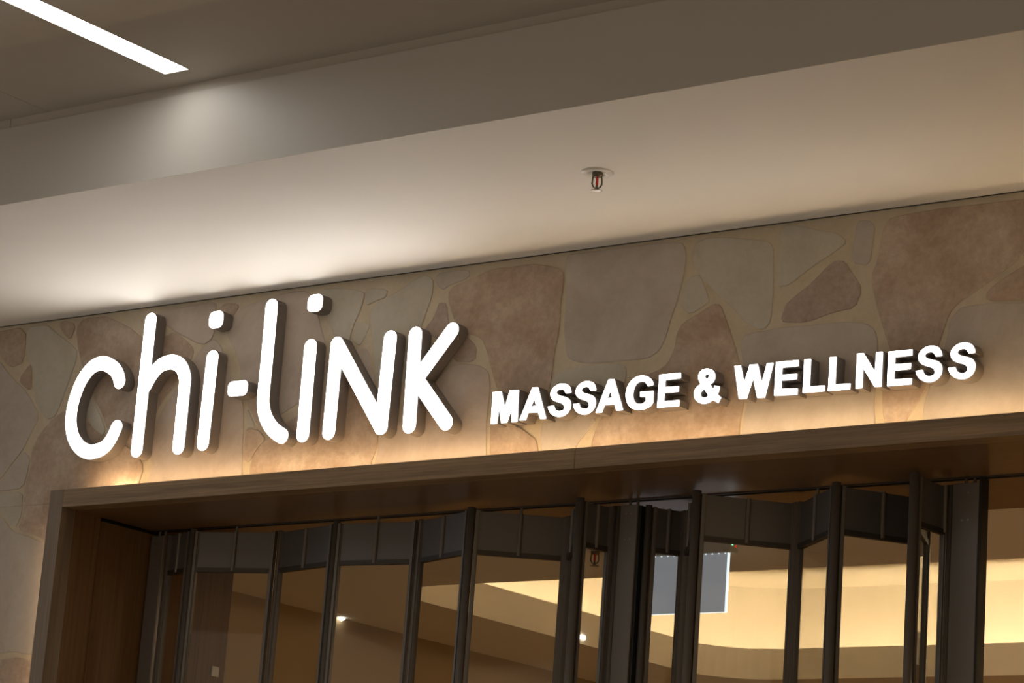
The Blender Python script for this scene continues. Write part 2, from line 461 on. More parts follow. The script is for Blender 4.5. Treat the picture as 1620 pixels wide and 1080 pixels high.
SMALL = [('M', [(-4.6093, 3.3456), (-4.5769, 3.3446), (-4.5613, 3.2962), (-4.549, 3.3462), (-4.5156, 3.3452), (-4.5128, 3.2504), (-4.5357, 3.2507), (-4.5381, 3.299), (-4.549, 3.2504), (-4.5713, 3.2502), (-4.5853, 3.3007), (-4.5844, 3.2506), (-4.6076, 3.2506)], [], 'all'), ('A', [(-4.4699, 3.3476), (-4.4492, 3.3475), (-4.4126, 3.2521), (-4.4349, 3.2521), (-4.4444, 3.2722), (-4.4769, 3.2735), (-4.4837, 3.2529), (-4.5087, 3.2536)], [[(-4.4603, 3.3153), (-4.4525, 3.293), (-4.4689, 3.2931)]], 'all'), ('S', [(-4.3533, 3.3195), (-4.3325, 3.3196), (-4.3345, 3.3301), (-4.342, 3.3426), (-4.3533, 3.3488), (-4.3654, 3.3509), (-4.3795, 3.35), (-4.3945, 3.3427), (-4.4041, 3.3317), (-4.4053, 3.3208), (-4.4024, 3.3114), (-4.3929, 3.3023), (-4.3796, 3.2966), (-4.3673, 3.2929), (-4.3591, 3.2876), (-4.3549, 3.2809), (-4.3567, 3.2747), (-4.3646, 3.2721), (-4.3747, 3.2729), (-4.384, 3.2778), (-4.3894, 3.2898), (-4.4117, 3.2887), (-4.4082, 3.2771), (-4.3987, 3.2645), (-4.3842, 3.2566), (-4.371, 3.2537), (-4.3559, 3.255), (-4.3422, 3.2617), (-4.3336, 3.2727), (-4.331, 3.2852), (-4.3334, 3.2963), (-4.3417, 3.3062), (-4.354, 3.3118), (-4.3682, 3.3157), (-4.3795, 3.3204), (-4.3837, 3.3253), (-4.3808, 3.3305), (-4.3728, 3.3326), (-4.3648, 3.3322), (-4.3575, 3.3267)], [], [0, 1, 20, 21]), ('S', [(-4.2688, 3.3195), (-4.2487, 3.3196), (-4.2506, 3.3301), (-4.2579, 3.3426), (-4.2688, 3.3488), (-4.2806, 3.3509), (-4.2942, 3.35), (-4.3088, 3.3427), (-4.3181, 3.3317), (-4.3193, 3.3208), (-4.3164, 3.3114), (-4.3073, 3.3023), (-4.2943, 3.2966), (-4.2825, 3.2929), (-4.2745, 3.2876), (-4.2704, 3.2809), (-4.2721, 3.2747), (-4.2798, 3.2721), (-4.2896, 3.2729), (-4.2986, 3.2778), (-4.3039, 3.2898), (-4.3255, 3.2887), (-4.3221, 3.2771), (-4.3128, 3.2645), (-4.2988, 3.2566), (-4.2861, 3.2537), (-4.2714, 3.255), (-4.2581, 3.2617), (-4.2497, 3.2727), (-4.2472, 3.2852), (-4.2495, 3.2963), (-4.2576, 3.3062), (-4.2695, 3.3118), (-4.2833, 3.3157), (-4.2942, 3.3204), (-4.2983, 3.3253), (-4.2955, 3.3305), (-4.2877, 3.3326), (-4.28, 3.3322), (-4.2729, 3.3267)], [], [0, 1, 20, 21]), ('A', [(-4.2101, 3.3493), (-4.1902, 3.3496), (-4.1534, 3.2565), (-4.1773, 3.2563), (-4.1857, 3.2752), (-4.2169, 3.2752), (-4.2245, 3.255), (-4.248, 3.2554)], [[(-4.2017, 3.3161), (-4.1937, 3.2962), (-4.2091, 3.2961)]], 'all'), ('G', [(-4.0777, 3.3171), (-4.0589, 3.3199), (-4.0614, 3.33), (-4.0702, 3.3406), (-4.0834, 3.3486), (-4.0998, 3.3517), (-4.1158, 3.3499), (-4.1314, 3.3417), (-4.1442, 3.3269), (-4.1498, 3.3076), (-4.1484, 3.2897), (-4.1414, 3.2733), (-4.1301, 3.2616), (-4.1134, 3.2544), (-4.0972, 3.2528), (-4.0812, 3.2545), (-4.0656, 3.2606), (-4.0567, 3.2707), (-4.0573, 3.3051), (-4.1022, 3.3063), (-4.1022, 3.2896), (-4.0825, 3.2884), (-4.0825, 3.2786), (-4.0895, 3.2732), (-4.1009, 3.2717), (-4.1114, 3.2745), (-4.1202, 3.2835), (-4.124, 3.2976), (-4.1224, 3.3133), (-4.1152, 3.3265), (-4.1052, 3.332), (-4.0949, 3.3322), (-4.0853, 3.327)], [], [0, 1, 17, 18, 19, 20, 21, 22]), ('E', [(-4.0428, 3.3491), (-3.9717, 3.3489), (-3.9713, 3.3309), (-4.0203, 3.3301), (-4.0202, 3.3124), (-3.976, 3.3121), (-3.9752, 3.2939), (-4.0212, 3.2943), (-4.0209, 3.2733), (-3.971, 3.2727), (-3.9704, 3.2538), (-4.0442, 3.2544)], [], 'all'), ('&', [(-3.8747, 3.3068), (-3.8652, 3.3137), (-3.8613, 3.3231), (-3.8621, 3.3348), (-3.8683, 3.345), (-3.8775, 3.3507), (-3.8888, 3.353), (-3.9022, 3.3518), (-3.9128, 3.3439), (-3.917, 3.3326), (-3.9147, 3.3217), (-3.9084, 3.3105), (-3.9192, 3.3046), (-3.9263, 3.2935), (-3.9266, 3.2799), (-3.9213, 3.2679), (-3.9095, 3.2582), (-3.8936, 3.2537), (-3.8781, 3.2558), (-3.8652, 3.2619), (-3.8469, 3.2518), (-3.838, 3.269), (-3.8501, 3.2777), (-3.8459, 3.2889), (-3.8455, 3.3009), (-3.8639, 3.3035), (-3.8643, 3.2991), (-3.8662, 3.2948)], [[(-3.8877, 3.3354), (-3.8826, 3.3326), (-3.8823, 3.3277), (-3.8869, 3.3223), (-3.8935, 3.3287), (-3.8932, 3.3339)], [(-3.8945, 3.2948), (-3.8806, 3.2772), (-3.8859, 3.2728), (-3.8948, 3.2722), (-3.9029, 3.2771), (-3.9049, 3.284), (-3.9015, 3.2905)]], [0, 11, 19, 20, 21, 22, 24, 25, 27]), ('W', [(-3.804, 3.353), (-3.782, 3.3527), (-3.7691, 3.3019), (-3.7553, 3.3523), (-3.7291, 3.3513), (-3.7147, 3.2974), (-3.702, 3.3513), (-3.6803, 3.3507), (-3.7019, 3.2559), (-3.7273, 3.2568), (-3.7421, 3.3131), (-3.7584, 3.2573), (-3.784, 3.2586)], [], 'all'), ('E', [(-3.675, 3.3524), (-3.6039, 3.3519), (-3.6033, 3.3334), (-3.6525, 3.3332), (-3.653, 3.3161), (-3.6066, 3.315), (-3.6068, 3.298), (-3.6533, 3.2981), (-3.653, 3.2775), (-3.6028, 3.2753), (-3.6024, 3.256), (-3.6756, 3.2584)], [], 'all'), ('L', [(-3.5884, 3.3518), (-3.5665, 3.3514), (-3.5665, 3.2776), (-3.5212, 3.2762), (-3.5213, 3.2585), (-3.5888, 3.2591)], [], 'all'), ('L', [(-3.5113, 3.3513), (-3.4897, 3.3509), (-3.4903, 3.2766), (-3.4455, 3.2756), (-3.4459, 3.2575), (-3.5129, 3.2582)], [], 'all'), ('N', [(-3.4312, 3.3536), (-3.4101, 3.3532), (-3.3759, 3.3001), (-3.3745, 3.3528), (-3.354, 3.3522), (-3.354, 3.2575), (-3.3754, 3.2579), (-3.41, 3.3111), (-3.4103, 3.2578), (-3.4313, 3.2582)], [], 'all'), ('E', [(-3.3393, 3.3504), (-3.2682, 3.3504), (-3.2681, 3.3325), (-3.3175, 3.3319), (-3.3175, 3.3155), (-3.271, 3.3146), (-3.2714, 3.2968), (-3.3179, 3.2967), (-3.3176, 3.2757), (-3.2667, 3.2743), (-3.267, 3.2562), (-3.3397, 3.2567)], [], 'all'), ('S', [(-3.2024, 3.3235), (-3.1826, 3.3236), (-3.1844, 3.3341), (-3.1916, 3.3466), (-3.2024, 3.3528), (-3.214, 3.3549), (-3.2275, 3.354), (-3.2419, 3.3467), (-3.2511, 3.3357), (-3.2523, 3.3248), (-3.2495, 3.3154), (-3.2404, 3.3063), (-3.2276, 3.3006), (-3.2159, 3.2969), (-3.208, 3.2916), (-3.204, 3.2849), (-3.2057, 3.2787), (-3.2133, 3.2761), (-3.223, 3.2769), (-3.2318, 3.2818), (-3.2371, 3.2938), (-3.2584, 3.2927), (-3.2551, 3.2811), (-3.2459, 3.2685), (-3.232, 3.2606), (-3.2195, 3.2577), (-3.205, 3.259), (-3.1918, 3.2657), (-3.1836, 3.2767), (-3.1811, 3.2892), (-3.1834, 3.3003), (-3.1913, 3.3102), (-3.2031, 3.3158), (-3.2167, 3.3197), (-3.2275, 3.3244), (-3.2316, 3.3293), (-3.2288, 3.3345), (-3.2211, 3.3366), (-3.2135, 3.3362), (-3.2065, 3.3307)], [], [0, 1, 20, 21]), ('S', [(-3.11, 3.3235), (-3.0898, 3.3236), (-3.0917, 3.3341), (-3.099, 3.3466), (-3.11, 3.3528), (-3.1218, 3.3549), (-3.1355, 3.354), (-3.1501, 3.3467), (-3.1595, 3.3357), (-3.1607, 3.3248), (-3.1578, 3.3154), (-3.1486, 3.3063), (-3.1356, 3.3006), (-3.1237, 3.2969), (-3.1157, 3.2916), (-3.1116, 3.2849), (-3.1133, 3.2787), (-3.121, 3.2761), (-3.1309, 3.2769), (-3.1399, 3.2818), (-3.1452, 3.2938), (-3.1669, 3.2927), (-3.1635, 3.2811), (-3.1542, 3.2685), (-3.1401, 3.2606), (-3.1273, 3.2577), (-3.1126, 3.259), (-3.0992, 3.2657), (-3.0908, 3.2767), (-3.0883, 3.2892), (-3.0906, 3.3003), (-3.0987, 3.3102), (-3.1107, 3.3158), (-3.1245, 3.3197), (-3.1355, 3.3244), (-3.1396, 3.3293), (-3.1368, 3.3345), (-3.129, 3.3366), (-3.1212, 3.3362), (-3.1141, 3.3307)], [], [0, 1, 20, 21])]
